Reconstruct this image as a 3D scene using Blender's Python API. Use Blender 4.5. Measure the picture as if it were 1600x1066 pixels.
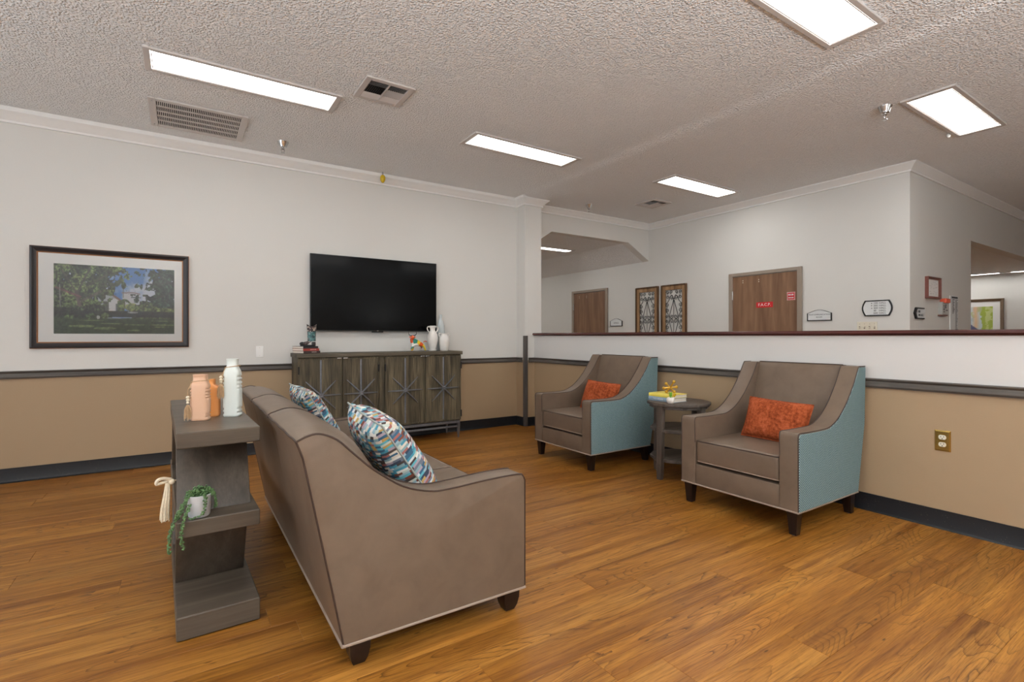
import bpy, bmesh, math, random
import numpy as np
from mathutils import Vector, Matrix, Euler
from math import sin, cos, pi, radians as R

random.seed(7)
S = bpy.context.scene
for o in list(bpy.data.objects):
    bpy.data.objects.remove(o, do_unlink=True)
COL = S.collection

# ------------------------------------------------------------------ camera, world, exposure
cam_d = bpy.data.cameras.new('camera')
cam = bpy.data.objects.new('camera', cam_d)
COL.objects.link(cam)
cam.location = (0, 0, 1.08)
cam.rotation_euler = (pi / 2, 0, -math.atan2(515, 787))
cam_d.sensor_width = 36
cam_d.lens = 787 / 1600 * 36
cam_d.shift_y = -8 / 1600
cam_d.clip_start = 0.05
S.camera = cam
S.view_settings.view_transform = 'Standard'
S.view_settings.look = 'None'
S.view_settings.gamma = 1
S.view_settings.use_curve_mapping = False
S.view_settings.exposure = -0.38
world = bpy.data.worlds.new('world')
S.world = world
world.use_nodes = True
world.node_tree.nodes['Background'].inputs[0].default_value = (0.8, 0.85, 0.9, 1)
world.node_tree.nodes['Background'].inputs[1].default_value = 4.8
def fill_light(x, y, z, size, watts):
    ld = bpy.data.lights.new('ceiling_fill', 'AREA'); ld.shape = 'DISK'; ld.size = size; ld.energy = watts; ld.color = (0.90, 0.96, 1.0)
    lo = bpy.data.objects.new('ceiling_fill', ld); COL.objects.link(lo); lo.location = (x, y, z); lo.rotation_euler = (pi, 0, 0)
fill_light(-0.6, -1.4, 1.4, 1.0, 215)     # added unseen fill lights behind the camera, aimed up to brighten the ceiling
fill_light(1.3, -1.8, 1.4, 1.0, 185)
fill_light(4.5, -2.5, 1.3, 1.0, 35)
LAMP = 19.0          # radiance of the ceiling diffusers

# ------------------------------------------------------------------ colours and materials
def lin(r, g, b):
    f = lambda c: (c / 255 / 12.92) if c / 255 <= 0.04045 else ((c / 255 + 0.055) / 1.055) ** 2.4
    return (f(r), f(g), f(b), 1)

class NT:
    """small node-tree builder"""
    def __init__(s, name, rough=0.6, spec=0.5, metal=0.0):
        s.m = bpy.data.materials.new(name); s.m.use_nodes = True
        s.t = s.m.node_tree; s.b = s.t.nodes['Principled BSDF']
        s.b.inputs['Roughness'].default_value = rough
        s.b.inputs['Specular IOR Level'].default_value = spec
        s.b.inputs['Metallic'].default_value = metal
    def n(s, kind, ins=None, **props):
        nd = s.t.nodes.new(kind)
        for k, v in props.items(): setattr(nd, k, v)
        if ins:
            for k, v in ins.items():
                if isinstance(v, bpy.types.NodeSocket): s.t.links.new(v, nd.inputs[k])
                else: nd.inputs[k].default_value = v
        return nd
    def math(s, op, a, b=None):
        ins = {0: a}
        if b is not None: ins[1] = b
        return s.n('ShaderNodeMath', ins, operation=op).outputs[0]
    def coord(s, scale=(1, 1, 1), loc=(0, 0, 0), kind='Object'):
        tc = s.n('ShaderNodeTexCoord').outputs[kind]
        return s.n('ShaderNodeMapping', {'Vector': tc, 'Scale': scale, 'Location': loc}).outputs[0]
    def noise(s, vec, scale=5, detail=4, rough=0.55, dist=0.0):
        return s.n('ShaderNodeTexNoise', {'Vector': vec, 'Scale': scale, 'Detail': detail, 'Roughness': rough, 'Distortion': dist}).outputs['Fac']
    def ramp(s, fac, stops, interp='LINEAR'):
        nd = s.n('ShaderNodeValToRGB', {'Fac': fac}); cr = nd.color_ramp; cr.interpolation = interp
        while len(cr.elements) < len(stops): cr.elements.new(0.5)
        for e, (p, c) in zip(cr.elements, stops): e.position = p; e.color = c
        return nd.outputs['Color']
    def mix(s, fac, a, b, mode='MIX'):
        nd = s.n('ShaderNodeMix', data_type='RGBA', blend_type=mode)
        for i, v in ((0, fac), (6, a), (7, b)):
            if isinstance(v, bpy.types.NodeSocket): s.t.links.new(v, nd.inputs[i])
            else: nd.inputs[i].default_value = v
        return nd.outputs[2]
    def color(s, v):
        if isinstance(v, bpy.types.NodeSocket): s.t.links.new(v, s.b.inputs['Base Color'])
        else: s.b.inputs['Base Color'].default_value = v
        return s
    def bump(s, h, strength=0.3, dist=0.002):
        nd = s.n('ShaderNodeBump', {'Height': h, 'Strength': strength, 'Distance': dist})
        s.t.links.new(nd.outputs[0], s.b.inputs['Normal']); return s
    def link(s, sock, name):
        s.t.links.new(sock, s.b.inputs[name]); return s

def plain(name, col, rough=0.6, metal=0.0, spec=0.5, var=0.06, scale=12):
    k = NT(name, rough, spec, metal)
    f = k.noise(k.coord(), scale, 3)
    lo = tuple(c * (1 - var) for c in col[:3]) + (1,); hi = tuple(min(1, c * (1 + var)) for c in col[:3]) + (1,)
    k.color(k.ramp(f, [(0.3, lo), (0.7, hi)]))
    return k.m

def paint_wall(name, col, rough=0.55, bump=0.12):
    k = NT(name, rough, 0.35)
    v = k.coord()
    f = k.noise(v, 1.3, 3)
    k.color(k.ramp(f, [(0.3, tuple(c * 0.975 for c in col[:3]) + (1,)), (0.7, col)]))
    k.bump(k.noise(v, 130, 3, 0.6), bump, 0.004)
    return k.m

def popcorn(name, col):
    k = NT(name, 0.9, 0.2)
    v = k.coord()
    wv = k.n('ShaderNodeVectorMath', {0: v, 1: k.n('ShaderNodeVectorMath', {0: k.n('ShaderNodeTexNoise', {'Vector': v, 'Scale': 70.0, 'Detail': 2.0}).outputs['Color'], 1: (0.012, 0.012, 0.012)}, operation='MULTIPLY').outputs[0]}, operation='ADD').outputs[0]
    vor = k.n('ShaderNodeTexVoronoi', {'Vector': wv, 'Scale': 74.0, 'Randomness': 1.0}, feature='F1').outputs['Distance']
    grain = k.math('MAXIMUM', k.math('SUBTRACT', 0.62, vor), 0.0)
    h = k.math('MULTIPLY', grain, k.math('ADD', 0.35, k.noise(v, 55, 2, 0.6)))
    k.color(k.ramp(k.noise(v, 0.8, 2), [(0.3, tuple(c * 0.97 for c in col[:3]) + (1,)), (0.7, col)]))
    k.bump(h, 1.0, 0.0155)
    return k.m

def floor_wood(name):
    k = NT(name, 0.33, 0.3)
    oi = k.n('ShaderNodeObjectInfo').outputs['Random']
    tc = k.n('ShaderNodeTexCoord').outputs['Object']
    off = k.n('ShaderNodeCombineXYZ', {0: k.math('MULTIPLY', oi, 37.0), 1: k.math('MULTIPLY', oi, 91.0), 2: k.math('MULTIPLY', oi, 53.0)}).outputs[0]
    v = k.n('ShaderNodeVectorMath', {0: tc, 1: off}, operation='ADD').outputs[0]
    m = lambda sc: k.n('ShaderNodeMapping', {'Vector': v, 'Scale': sc}).outputs[0]
    bw = lambda lo, hi: [(lo, (0, 0, 0, 1)), (hi, (1, 1, 1, 1))]
    # contour lines of a stretched field give the cathedral figure
    field = k.math('ADD', k.noise(m((0.95, 6.6, 1)), 1.0, 1.0, 0.4, 0.25), k.math('MULTIPLY', k.noise(m((14, 60, 1)), 1.0, 2, 0.5), 0.020))
    saw = k.math('FRACT', k.math('MULTIPLY', field, 26.0))
    ringl = k.math('POWER', saw, 7.0)
    fine = k.noise(m((6.5, 190, 1)), 1.0, 4, 0.72)
    mid = k.noise(m((1.6, 34, 1)), 1.0, 4, 0.62)
    broad = k.noise(m((0.7, 8.0, 1)), 1.0, 3, 0.5)
    ringmask = k.ramp(k.noise(m((1.5, 4.0, 1)), 1.0, 1), bw(0.36, 0.58))
    c = k.ramp(broad, [(0.28, lin(140, 88, 33)), (0.5, lin(178, 120, 49)), (0.75, lin(198, 142, 67))])
    c = k.mix(k.math('MULTIPLY', k.ramp(mid, bw(0.40, 0.70)), 0.70), c, lin(112, 64, 22))
    c = k.mix(k.math('MULTIPLY', k.ramp(fine, bw(0.46, 0.66)), 0.62), c, lin(96, 50, 16))
    c = k.mix(k.math('MULTIPLY', k.math('MULTIPLY', ringl, ringmask), 0.85), c, lin(66, 31, 9))
    streak = k.ramp(k.noise(m((0.9, 17, 1)), 1.0, 3, 0.6), bw(0.54, 0.74))
    c = k.mix(k.math('MULTIPLY', streak, 0.68), c, lin(88, 46, 18))
    knot = k.n('ShaderNodeTexVoronoi', {'Vector': m((6.0, 22, 1)), 'Scale': 1.0}, feature='F1').outputs['Distance']
    c = k.mix(k.math('MULTIPLY', k.ramp(knot, [(0.04, (1, 1, 1, 1)), (0.10, (0, 0, 0, 1))]), 0.8), c, lin(56, 28, 12))
    tone = k.math('ADD', k.math('MULTIPLY', oi, 0.16), 0.80)
    c = k.mix(1.0, c, k.n('ShaderNodeCombineColor', {0: tone, 1: tone, 2: tone}).outputs[0], 'MULTIPLY')
    k.color(c)
    k.link(k.ramp(fine, [(0.3, (0.30, 0.30, 0.30, 1)), (0.8, (0.44, 0.44, 0.44, 1))]), 'Roughness')
    k.bump(fine, 0.12, 0.001)
    return k.m

def wood(name, c0, c1, c2, axis='x', rough=0.5, fine_amt=0.5, bump=0.15):
    """streaky stained wood; grain along axis"""
    k = NT(name, rough, 0.35)
    tc = k.n('ShaderNodeTexCoord').outputs['Object']
    sc = {'x': (1.2, 14, 14), 'y': (14, 1.2, 14), 'z': (14, 14, 1.2)}[axis]
    sf = {'x': (5, 130, 130), 'y': (130, 5, 130), 'z': (130, 130, 5)}[axis]
    a = k.noise(k.n('ShaderNodeMapping', {'Vector': tc, 'Scale': sc}).outputs[0], 1.0, 4, 0.6, 0.6)
    b = k.noise(k.n('ShaderNodeMapping', {'Vector': tc, 'Scale': sf}).outputs[0], 1.0, 3, 0.6)
    c = k.ramp(a, [(0.3, c0), (0.52, c1), (0.72, c2)])
    c = k.mix(k.math('MULTIPLY', k.ramp(b, [(0.4, (0, 0, 0, 1)), (0.7, (1, 1, 1, 1))]), fine_amt), c, c0)
    k.color(c); k.bump(b, bump, 0.0015)
    return k.m

def leather(name, col, rough=0.5):
    k = NT(name, rough, 0.4)
    v = k.coord()
    f = k.noise(v, 9, 5, 0.6, 0.4)
    k.color(k.ramp(f, [(0.28, tuple(c * 0.86 for c in col[:3]) + (1,)), (0.5, col), (0.75, tuple(c * 1.12 for c in col[:3]) + (1,))]))
    g = k.math('ADD', k.math('MULTIPLY', k.noise(v, 420, 2, 0.6), 0.25), k.noise(v, 7, 2, 0.5))
    k.bump(g, 0.16, 0.006)
    return k.m

def herringbone(name, a, b):
    k = NT(name, 0.85, 0.2)
    sp = k.n('ShaderNodeSeparateXYZ', {0: k.coord()})
    x = k.math('MULTIPLY', sp.outputs[0], 120.0); z = k.math('MULTIPLY', sp.outputs[2], 210.0)
    zig = k.math('MULTIPLY', k.math('PINGPONG', x, 1.0), 3.0)
    w = k.math('SINE', k.math('MULTIPLY', k.math('ADD', z, zig), 2.2))
    f = k.math('ADD', k.math('MULTIPLY', w, 0.55), k.noise(k.coord(), 260, 2))
    k.color(k.ramp(f, [(0.25, a), (0.8, b)]))
    k.bump(f, 0.25, 0.001)
    return k.m

def patchwork(name):
    """printed cushion cloth: rows of small dashes in many colours (uses the cushion's own UVs)"""
    k = NT(name, 0.8, 0.2)
    sp = k.n('ShaderNodeSeparateXYZ', {0: k.n('ShaderNodeTexCoord').outputs['UV']})
    warp = k.noise(k.n('ShaderNodeTexCoord').outputs['UV'], 6, 2)
    vv = k.math('ADD', k.math('MULTIPLY', sp.outputs[1], 46.0), k.math('MULTIPLY', warp, 2.2))
    row = k.math('FLOOR', vv)
    rr = k.n('ShaderNodeTexWhiteNoise', {'W': row}, noise_dimensions='1D').outputs['Value']
    uu = k.math('ADD', k.math('MULTIPLY', sp.outputs[0], 19.0), k.math('MULTIPLY', rr, 9.0))
    cell = k.math('FLOOR', uu)
    wn = k.n('ShaderNodeTexWhiteNoise', {'Vector': k.n('ShaderNodeCombineXYZ', {0: row, 1: cell}).outputs[0]}, noise_dimensions='2D').outputs['Value']
    pal = [lin(205, 210, 212), lin(74, 140, 160), lin(58, 66, 82), lin(150, 176, 186), lin(160, 100, 92), lin(186, 152, 90),
           lin(225, 222, 215), lin(110, 116, 128), lin(96, 168, 182), lin(120, 66, 50), lin(60, 96, 120), lin(168, 150, 160),
           lin(190, 200, 190), lin(72, 62, 58), lin(130, 160, 165), lin(214, 205, 190)]
    k.color(k.ramp(wn, [(i / len(pal), c) for i, c in enumerate(pal)], 'CONSTANT'))
    k.bump(k.noise(k.coord(), 300, 2), 0.2, 0.001)
    return k.m

def velvet(name, a, b, c):
    k = NT(name, 0.9, 0.15)
    v = k.coord()
    f = k.math('ADD', k.math('MULTIPLY', k.noise(v, 55, 4, 0.7), 0.7), k.math('MULTIPLY', k.noise(v, 12, 3), 0.3))
    k.color(k.ramp(f, [(0.32, a), (0.5, b), (0.68, c)]))
    k.b.inputs['Sheen Weight'].default_value = 0.3
    k.b.inputs['Sheen Tint'].default_value = c
    k.bump(f, 0.4, 0.004)
    return k.m

def cells(name, pal, scale=40, rough=0.3):
    k = NT(name, rough, 0.5)
    v = k.coord()
    col = k.n('ShaderNodeTexVoronoi', {'Vector': v, 'Scale': scale}, feature='F1').outputs['Color']
    w = k.n('ShaderNodeSeparateColor', {0: col}).outputs[0]
    k.color(k.ramp(w, [(i / len(pal), c) for i, c in enumerate(pal)], 'CONSTANT'))
    return k.m

def speckle(name, base, dots):
    k = NT(name, 0.42, 0.4)
    v = k.coord()
    d = k.n('ShaderNodeTexVoronoi', {'Vector': v, 'Scale': 120.0}, feature='F1')
    on = k.math('MULTIPLY', k.ramp(d.outputs['Distance'], [(0.06, (1, 1, 1, 1)), (0.12, (0, 0, 0, 1))]),
                k.ramp(k.noise(v, 14, 2), [(0.52, (0, 0, 0, 1)), (0.6, (1, 1, 1, 1))]))
    k.color(k.mix(on, base, dots))
    return k.m

def vcol(name, rough=0.4):
    k = NT(name, rough, 0.3)
    k.color(k.n('ShaderNodeVertexColor', layer_name='Col').outputs['Color'])
    return k.m

def emit(name, col, strength):
    m = bpy.data.materials.new(name); m.use_nodes = True
    t = m.node_tree; t.nodes.clear()
    e = t.nodes.new('ShaderNodeEmission'); e.inputs[0].default_value = col; e.inputs[1].default_value = strength
    o = t.nodes.new('ShaderNodeOutputMaterial'); t.links.new(e.outputs[0], o.inputs[0])
    return m

def pane(name):
    """thin clear sheet: lets light straight through, mirrors a little"""
    m = bpy.data.materials.new(name); m.use_nodes = True
    t = m.node_tree; t.nodes.clear(); N = t.nodes.new
    a = N('ShaderNodeBsdfTransparent'); b = N('ShaderNodeBsdfGlossy'); b.inputs['Roughness'].default_value = 0.02
    f = N('ShaderNodeFresnel'); f.inputs[0].default_value = 1.4; x = N('ShaderNodeMixShader'); o = N('ShaderNodeOutputMaterial')
    t.links.new(f.outputs[0], x.inputs[0]); t.links.new(a.outputs[0], x.inputs[1]); t.links.new(b.outputs[0], x.inputs[2]); t.links.new(x.outputs[0], o.inputs[0])
    return m

def glass(name, tint=(1, 1, 1, 1), rough=0.02, trans=1.0):
    k = NT(name, rough, 0.5)
    k.b.inputs['Transmission Weight'].default_value = trans
    k.b.inputs['IOR'].default_value = 1.3
    k.color(tint)
    return k.m

M = dict(
    wall=paint_wall('wall_paint', lin(220, 218, 213)),
    wall_gloss=paint_wall('wall_paint_gloss', lin(216, 214, 211), 0.25, 0.06),
    tan=paint_wall('tan_paint', lin(166, 141, 111), 0.5, 0.12),
    ceil=popcorn('popcorn_ceiling', lin(245, 246, 246)),
    trimw=plain('white_trim', lin(238, 237, 234), 0.4, var=0.01),
    floor=floor_wood('floor_planks'),
    base=speckle('black_cove_base', lin(24, 24, 27), lin(165, 140, 110)),
    rail=wood('rail_wood', lin(66, 60, 56), lin(92, 86, 80), lin(110, 103, 97), 'x', 0.45, 0.4, 0.1),
    rail_y=wood('rail_wood_y', lin(66, 60, 56), lin(92, 86, 80), lin(110, 103, 97), 'y', 0.45, 0.4, 0.1),
    rail_z=wood('rail_wood_z', lin(58, 54, 52), lin(86, 80, 77), lin(104, 97, 92), 'z', 0.45, 0.4, 0.1),
    cap=wood('cap_wood', lin(58, 30, 28), lin(82, 44, 40), lin(98, 56, 50), 'y', 0.25, 0.3, 0.05),
    leather=leather('taupe_leather', lin(110, 93, 78), 0.42),
    pipe=plain('dark_piping', lin(58, 42, 34), 0.5),
    pipe_l=plain('taupe_piping', lin(150, 132, 118), 0.5),
    teal=herringbone('teal_herringbone', lin(62, 88, 95), lin(146, 169, 171)),
    leg=wood('espresso_wood', lin(26, 17, 14), lin(36, 24, 20), lin(48, 32, 26), 'z', 0.3, 0.3, 0.05),
    patch=patchwork('patchwork_print'),
    patch_pipe=plain('grey_cord', lin(160, 165, 158), 0.7),
    rust=velvet('rust_velvet', lin(92, 36, 16), lin(152, 72, 38), lin(188, 100, 62)),
    console=wood('console_wood', lin(74, 64, 54), lin(92, 81, 69), lin(108, 96, 82), 'x', 0.42, 0.45, 0.08),
    console_z=wood('console_wood_z', lin(66, 57, 49), lin(84, 74, 64), lin(98, 87, 75), 'z', 0.42, 0.45, 0.08),
    side=wood('sideboard_wood', lin(44, 38, 28), lin(98, 88, 68), lin(126, 114, 90), 'z', 0.5, 0.85, 0.3),
    side_x=wood('sideboard_wood_x', lin(58, 52, 42), lin(92, 83, 68), lin(116, 105, 88), 'x', 0.55, 0.6, 0.2),
    steel=plain('gunmetal', lin(126, 128, 134), 0.40, 0.8, var=0.12, scale=60),
    tablew=wood('table_wood', lin(60, 51, 45), lin(88, 77, 69), lin(108, 96, 87), 'x', 0.5, 0.5, 0.15),
    tablew_z=wood('table_wood_z', lin(60, 51, 45), lin(90, 79, 71), lin(110, 98, 88), 'z', 0.5, 0.5, 0.15),
    doorw=wood('door_veneer', lin(112, 82, 62), lin(134, 102, 78), lin(150, 116, 90), 'z', 0.4, 0.35, 0.03),
    doorf=plain('taupe_door_frame', lin(150, 136, 122), 0.4, var=0.02),
    black=plain('black_plastic', lin(20, 20, 21), 0.35),
    screen=plain('tv_screen', lin(9, 9, 10), 0.10, spec=0.12, var=0.0),
    chrome=plain('chrome', lin(205, 205, 205), 0.18, 1.0, var=0.02),
    brass=plain('brass', lin(190, 165, 95), 0.22, 1.0, var=0.05),
    ivory=plain('ivory_plastic', lin(225, 218, 200), 0.35, var=0.02),
    white=plain('white_plastic', lin(228, 226, 222), 0.4, var=0.01),
    ventw=plain('vent_enamel', lin(208, 202, 198), 0.4, var=0.01),
    dark=plain('dark_void', lin(14, 13, 13), 0.9),
    ceramic=plain('white_ceramic', lin(232, 228, 222), 0.45, var=0.04, scale=30),
    bottle_w=plain('pale_mint_ceramic', lin(218, 224, 218), 0.3, var=0.02),
    bottle_p=plain('peach_ceramic', lin(210, 168, 138), 0.3, var=0.03),
    bottle_o=plain('orange_ceramic', lin(228, 152, 86), 0.3, var=0.03),
    jute=plain('jute_string', lin(184, 152, 116), 0.9, var=0.15, scale=80),
    cotton=plain('cotton_fringe', lin(226, 212, 186), 0.9, var=0.12, scale=90),
    leaf=plain('succulent_green', lin(82, 112, 66), 0.45, var=0.45, scale=70),
    leaf_b=plain('bright_green', lin(120, 180, 60), 0.5, var=0.2),
    pot=plain('cement_pot', lin(205, 207, 210), 0.6, var=0.05, scale=40),
    soil=plain('soil', lin(50, 38, 28), 0.9, var=0.3),
    gold=plain('gold_paint', lin(214, 168, 66), 0.3, 0.8, var=0.06),
    glassb=glass('pale_glass', (0.80, 0.86, 0.87, 1), 0.12, 0.35),
    glassc=pane('clear_glass'),
    yellow=plain('yellow_plastic', lin(212, 176, 22), 0.4, var=0.15, scale=60),
    red=plain('red_sign', lin(205, 32, 38), 0.4, var=0.02),
    signw=plain('sign_white', lin(222, 224, 224), 0.4, var=0.01),
    ink=plain('sign_ink', lin(70, 72, 76), 0.6, var=0.0),
    barn=wood('barn_wood', lin(104, 76, 50), lin(172, 136, 98), lin(204, 172, 132), 'z', 0.7, 0.5, 0.3),
    barn_d=wood('barn_wood_dark', lin(58, 40, 26), lin(98, 70, 46), lin(120, 90, 60), 'z', 0.7, 0.5, 0.3),
    iron=plain('black_iron', lin(24, 23, 24), 0.5, 0.3),
    frame_b=plain('black_frame', lin(38, 34, 36), 0.4, var=0.1),
    copper=plain('copper_edge', lin(170, 112, 64), 0.35, 0.5),
    matb=plain('mat_board', lin(232, 231, 228), 0.7, var=0.0),
    print=vcol('printed_photo', 0.35),
    mahog=plain('mahogany', lin(118, 70, 62), 0.3, var=0.1, scale=30),
    walnutf=plain('walnut_frame', lin(112, 92, 72), 0.4, var=0.1),
    paper=plain('paper', lin(228, 226, 224), 0.7, var=0.02),
    page=plain('book_pages', lin(236, 226, 212), 0.8, var=0.06, scale=150),
    book_k=plain('black_cover', lin(38, 36, 38), 0.5),
    book_r=plain('red_cover', lin(160, 62, 52), 0.5),
    book_m=plain('maroon_cover', lin(62, 44, 42), 0.5),
    book_y=plain('yellow_cover', lin(236, 216, 96), 0.4),
    book_b=plain('blue_grey_cover', lin(140, 160, 176), 0.4),
    boot=cells('painted_boot', [lin(50, 96, 100), lin(86, 128, 128), lin(40, 70, 74), lin(110, 150, 150), lin(64, 110, 112), lin(90, 96, 96)], 55),
    boot_c=cells('boot_collar_print', [lin(36, 26, 26), lin(196, 186, 172), lin(80, 60, 60), lin(40, 36, 36), lin(150, 130, 120)], 75),
    bull=cells('painted_bull', [lin(220, 88, 36), lin(232, 228, 220), lin(228, 196, 40), lin(30, 130, 110), lin(200, 60, 40), lin(240, 236, 228), lin(60, 160, 150), lin(236, 206, 60)], 26),
    bull_o=plain('painted_orange', lin(222, 92, 40), 0.3, var=0.1),
    alarm_r=plain('alarm_red', lin(230, 96, 64), 0.4),
    greyp=plain('grey_plastic', lin(176, 176, 172), 0.4, var=0.02),
    lamp=emit('lit_diffuser', (1.0, 0.99, 0.965, 1), LAMP),
)

# ------------------------------------------------------------------ mesh helpers
ROOTLOC = {}

class MB:
    """collects shapes in world coordinates (optionally through a frame matrix) and builds ONE mesh object"""
    def __init__(s, mtx=None):
        s.bm = bmesh.new(); s.M = mtx or Matrix.Identity(4); s.uv = None
    def v(s, p): return s.bm.verts.new(s.M @ Vector(p))
    def face(s, vs, mi=0):
        f = s.bm.faces.new(vs); f.material_index = mi; return f
    def box(s, x0, x1, y0, y1, z0, z1, bev=0.0, seg=2, mi=0):
        vs = [s.v(p) for p in ((x0, y0, z0), (x1, y0, z0), (x1, y1, z0), (x0, y1, z0), (x0, y0, z1), (x1, y0, z1), (x1, y1, z1), (x0, y1, z1))]
        fs = [s.face([vs[i] for i in q], mi) for q in ((0, 3, 2, 1), (4, 5, 6, 7), (0, 1, 5, 4), (1, 2, 6, 5), (2, 3, 7, 6), (3, 0, 4, 7))]
        if bev: s.bevel(fs, bev, seg)
        return s
    def bevel(s, fs, w, seg=2):
        es = list({e for f in fs for e in f.edges})
        bmesh.ops.bevel(s.bm, geom=es, offset=w, segments=seg, profile=0.6, affect='EDGES', clamp_overlap=True)
    def prism(s, poly, a, b, axis='y', bev=0.0, seg=2, mi=0, rimonly=False):
        """polygon of 2-D points extruded along axis from a to b. y: (x,z)  x: (y,z)  z: (x,y)"""
        mk = {'y': lambda p, t: (p[0], t, p[1]), 'x': lambda p, t: (t, p[0], p[1]), 'z': lambda p, t: (p[0], p[1], t)}[axis]
        A = [s.v(mk(p, a)) for p in poly]; B = [s.v(mk(p, b)) for p in poly]
        n = len(poly); fs = [s.face(A, mi), s.face(B[::-1], mi)]
        for i in range(n):
            j = (i + 1) % n; fs.append(s.face([A[j], A[i], B[i], B[j]], mi))
        bmesh.ops.recalc_face_normals(s.bm, faces=fs)
        if bev:
            es = list({e for f in fs[:2] for e in f.edges}) if rimonly else list({e for f in fs for e in f.edges if len(e.link_faces) == 2 and e.calc_face_angle(0) > 0.4})
            bmesh.ops.bevel(s.bm, geom=es, offset=bev, segments=seg, profile=0.6, affect='EDGES', clamp_overlap=True)
        return s
    def tube(s, pts, r, n=8, closed=False, mi=0):
        pts = [Vector(p) for p in pts]; m = len(pts)
        rs = r if isinstance(r, (list, tuple)) else [r] * m
        rings = []; up = None
        for i, p in enumerate(pts):
            a = pts[(i - 1) % m] if (closed or i > 0) else p
            b = pts[(i + 1) % m] if (closed or i < m - 1) else p
            t = (b - a); t = t.normalized() if t.length > 1e-9 else Vector((0, 0, 1))
            if up is None:
                up = Vector((0, 0, 1)) if abs(t.z) < 0.9 else Vector((1, 0, 0))
            u = (up - t * up.dot(t))
            u = u.normalized() if u.length > 1e-6 else t.orthogonal().normalized()
            w = t.cross(u); up = u
            rings.append([s.v(p + (u * cos(2 * pi * k / n) + w * sin(2 * pi * k / n)) * rs[i]) for k in range(n)])
        L = m if closed else m - 1
        for i in range(L):
            A = rings[i]; B = rings[(i + 1) % m]
            for k in range(n):
                s.face([A[k], A[(k + 1) % n], B[(k + 1) % n], B[k]], mi)
        if not closed:
            s.face(rings[0][::-1], mi); s.face(rings[-1], mi)
        return s
    def lathe(s, prof, cx, cy, z0=0.0, n=24, mi=0, sx=1.0, sy=1.0, close=True):
        """prof: (radius, z) from bottom to top"""
        rings = [[s.v((cx + r * sx * cos(2 * pi * k / n), cy + r * sy * sin(2 * pi * k / n), z0 + z)) for k in range(n)] for r, z in prof]
        for A, B in zip(rings, rings[1:]):
            for k in range(n): s.face([A[k], A[(k + 1) % n], B[(k + 1) % n], B[k]], mi)
        if close:
            s.face(rings[0][::-1], mi); s.face(rings[-1], mi)
        return s
    def loft(s, rings, cap=True, mi=0):
        vr = [[s.v(p) for p in r] for r in rings]; n = len(vr[0])
        for A, B in zip(vr, vr[1:]):
            for k in range(n): s.face([A[k], A[(k + 1) % n], B[(k + 1) % n], B[k]], mi)
        if cap: s.face(vr[0][::-1], mi); s.face(vr[-1], mi)
        return s
    def ball(s, c, r, sub=1, mi=0, sc=(1, 1, 1)):
        mt = s.M @ Matrix.Translation(c) @ Matrix.Diagonal((*sc, 1))
        g = bmesh.ops.create_icosphere(s.bm, subdivisions=sub, radius=r, matrix=mt)
        return s
    def quad(s, a, b, c, d, mi=0):
        s.face([s.v(p) for p in (a, b, c, d)], mi); return s
    def build(s, name, mats, parent=None, smooth=35, kind=None, label=None):
        if not isinstance(mats, (list, tuple)): mats = [mats]
        bmesh.ops.recalc_face_normals(s.bm, faces=s.bm.faces[:])
        if parent is not None:
            r = parent
            while r.parent is not None: r = r.parent
            loc = ROOTLOC.get(r.name, Vector((0, 0, 0)))
            bmesh.ops.translate(s.bm, verts=s.bm.verts[:], vec=-loc)
        if smooth is not None:
            lim = R(smooth)
            for f in s.bm.faces: f.smooth = True
            for e in s.bm.edges:
                e.smooth = not (len(e.link_faces) == 2 and e.calc_face_angle(0) > lim)
        me = bpy.data.meshes.new(name); s.bm.to_mesh(me); s.bm.free()
        for m in mats: me.materials.append(m)
        o = bpy.data.objects.new(name, me); COL.objects.link(o)
        if parent is not None: o.parent = parent
        if kind: o['kind'] = kind
        if label: o['label'] = label
        return o

def root(name, label, cat, loc, group=None, kind=None):
    o = bpy.data.objects.new(name, None); COL.objects.link(o)
    o.location = loc; o.empty_display_size = 0.05
    ROOTLOC[o.name] = Vector(loc)
    if label: o['label'] = label
    if cat: o['category'] = cat
    if group: o['group'] = group
    if kind: o['kind'] = kind
    return o

def rootmesh(o, label, cat, group=None):
    """turn a world-built mesh object into a thing with its origin at its base"""
    me = o.data
    co = np.empty(len(me.vertices) * 3); me.vertices.foreach_get('co', co); co = co.reshape(-1, 3)
    lo, hi = co.min(0), co.max(0)
    c = Vector(((lo[0] + hi[0]) / 2, (lo[1] + hi[1]) / 2, lo[2]))
    me.transform(Matrix.Translation(-c)); o.location = c; ROOTLOC[o.name] = c
    o['label'] = label; o['category'] = cat
    if group: o['group'] = group
    return o

def copy_tree(o, parent=None):
    c = o.copy(); COL.objects.link(c); c.parent = parent
    if parent is None: ROOTLOC[c.name] = Vector(c.location)
    for ch in list(o.children): copy_tree(ch, c)
    return c

def structure(name, mb, mats, smooth=35, label=None):
    o = mb.build(name, mats, None, smooth); o['kind'] = 'structure'
    if label: o['label'] = label
    return o

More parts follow.
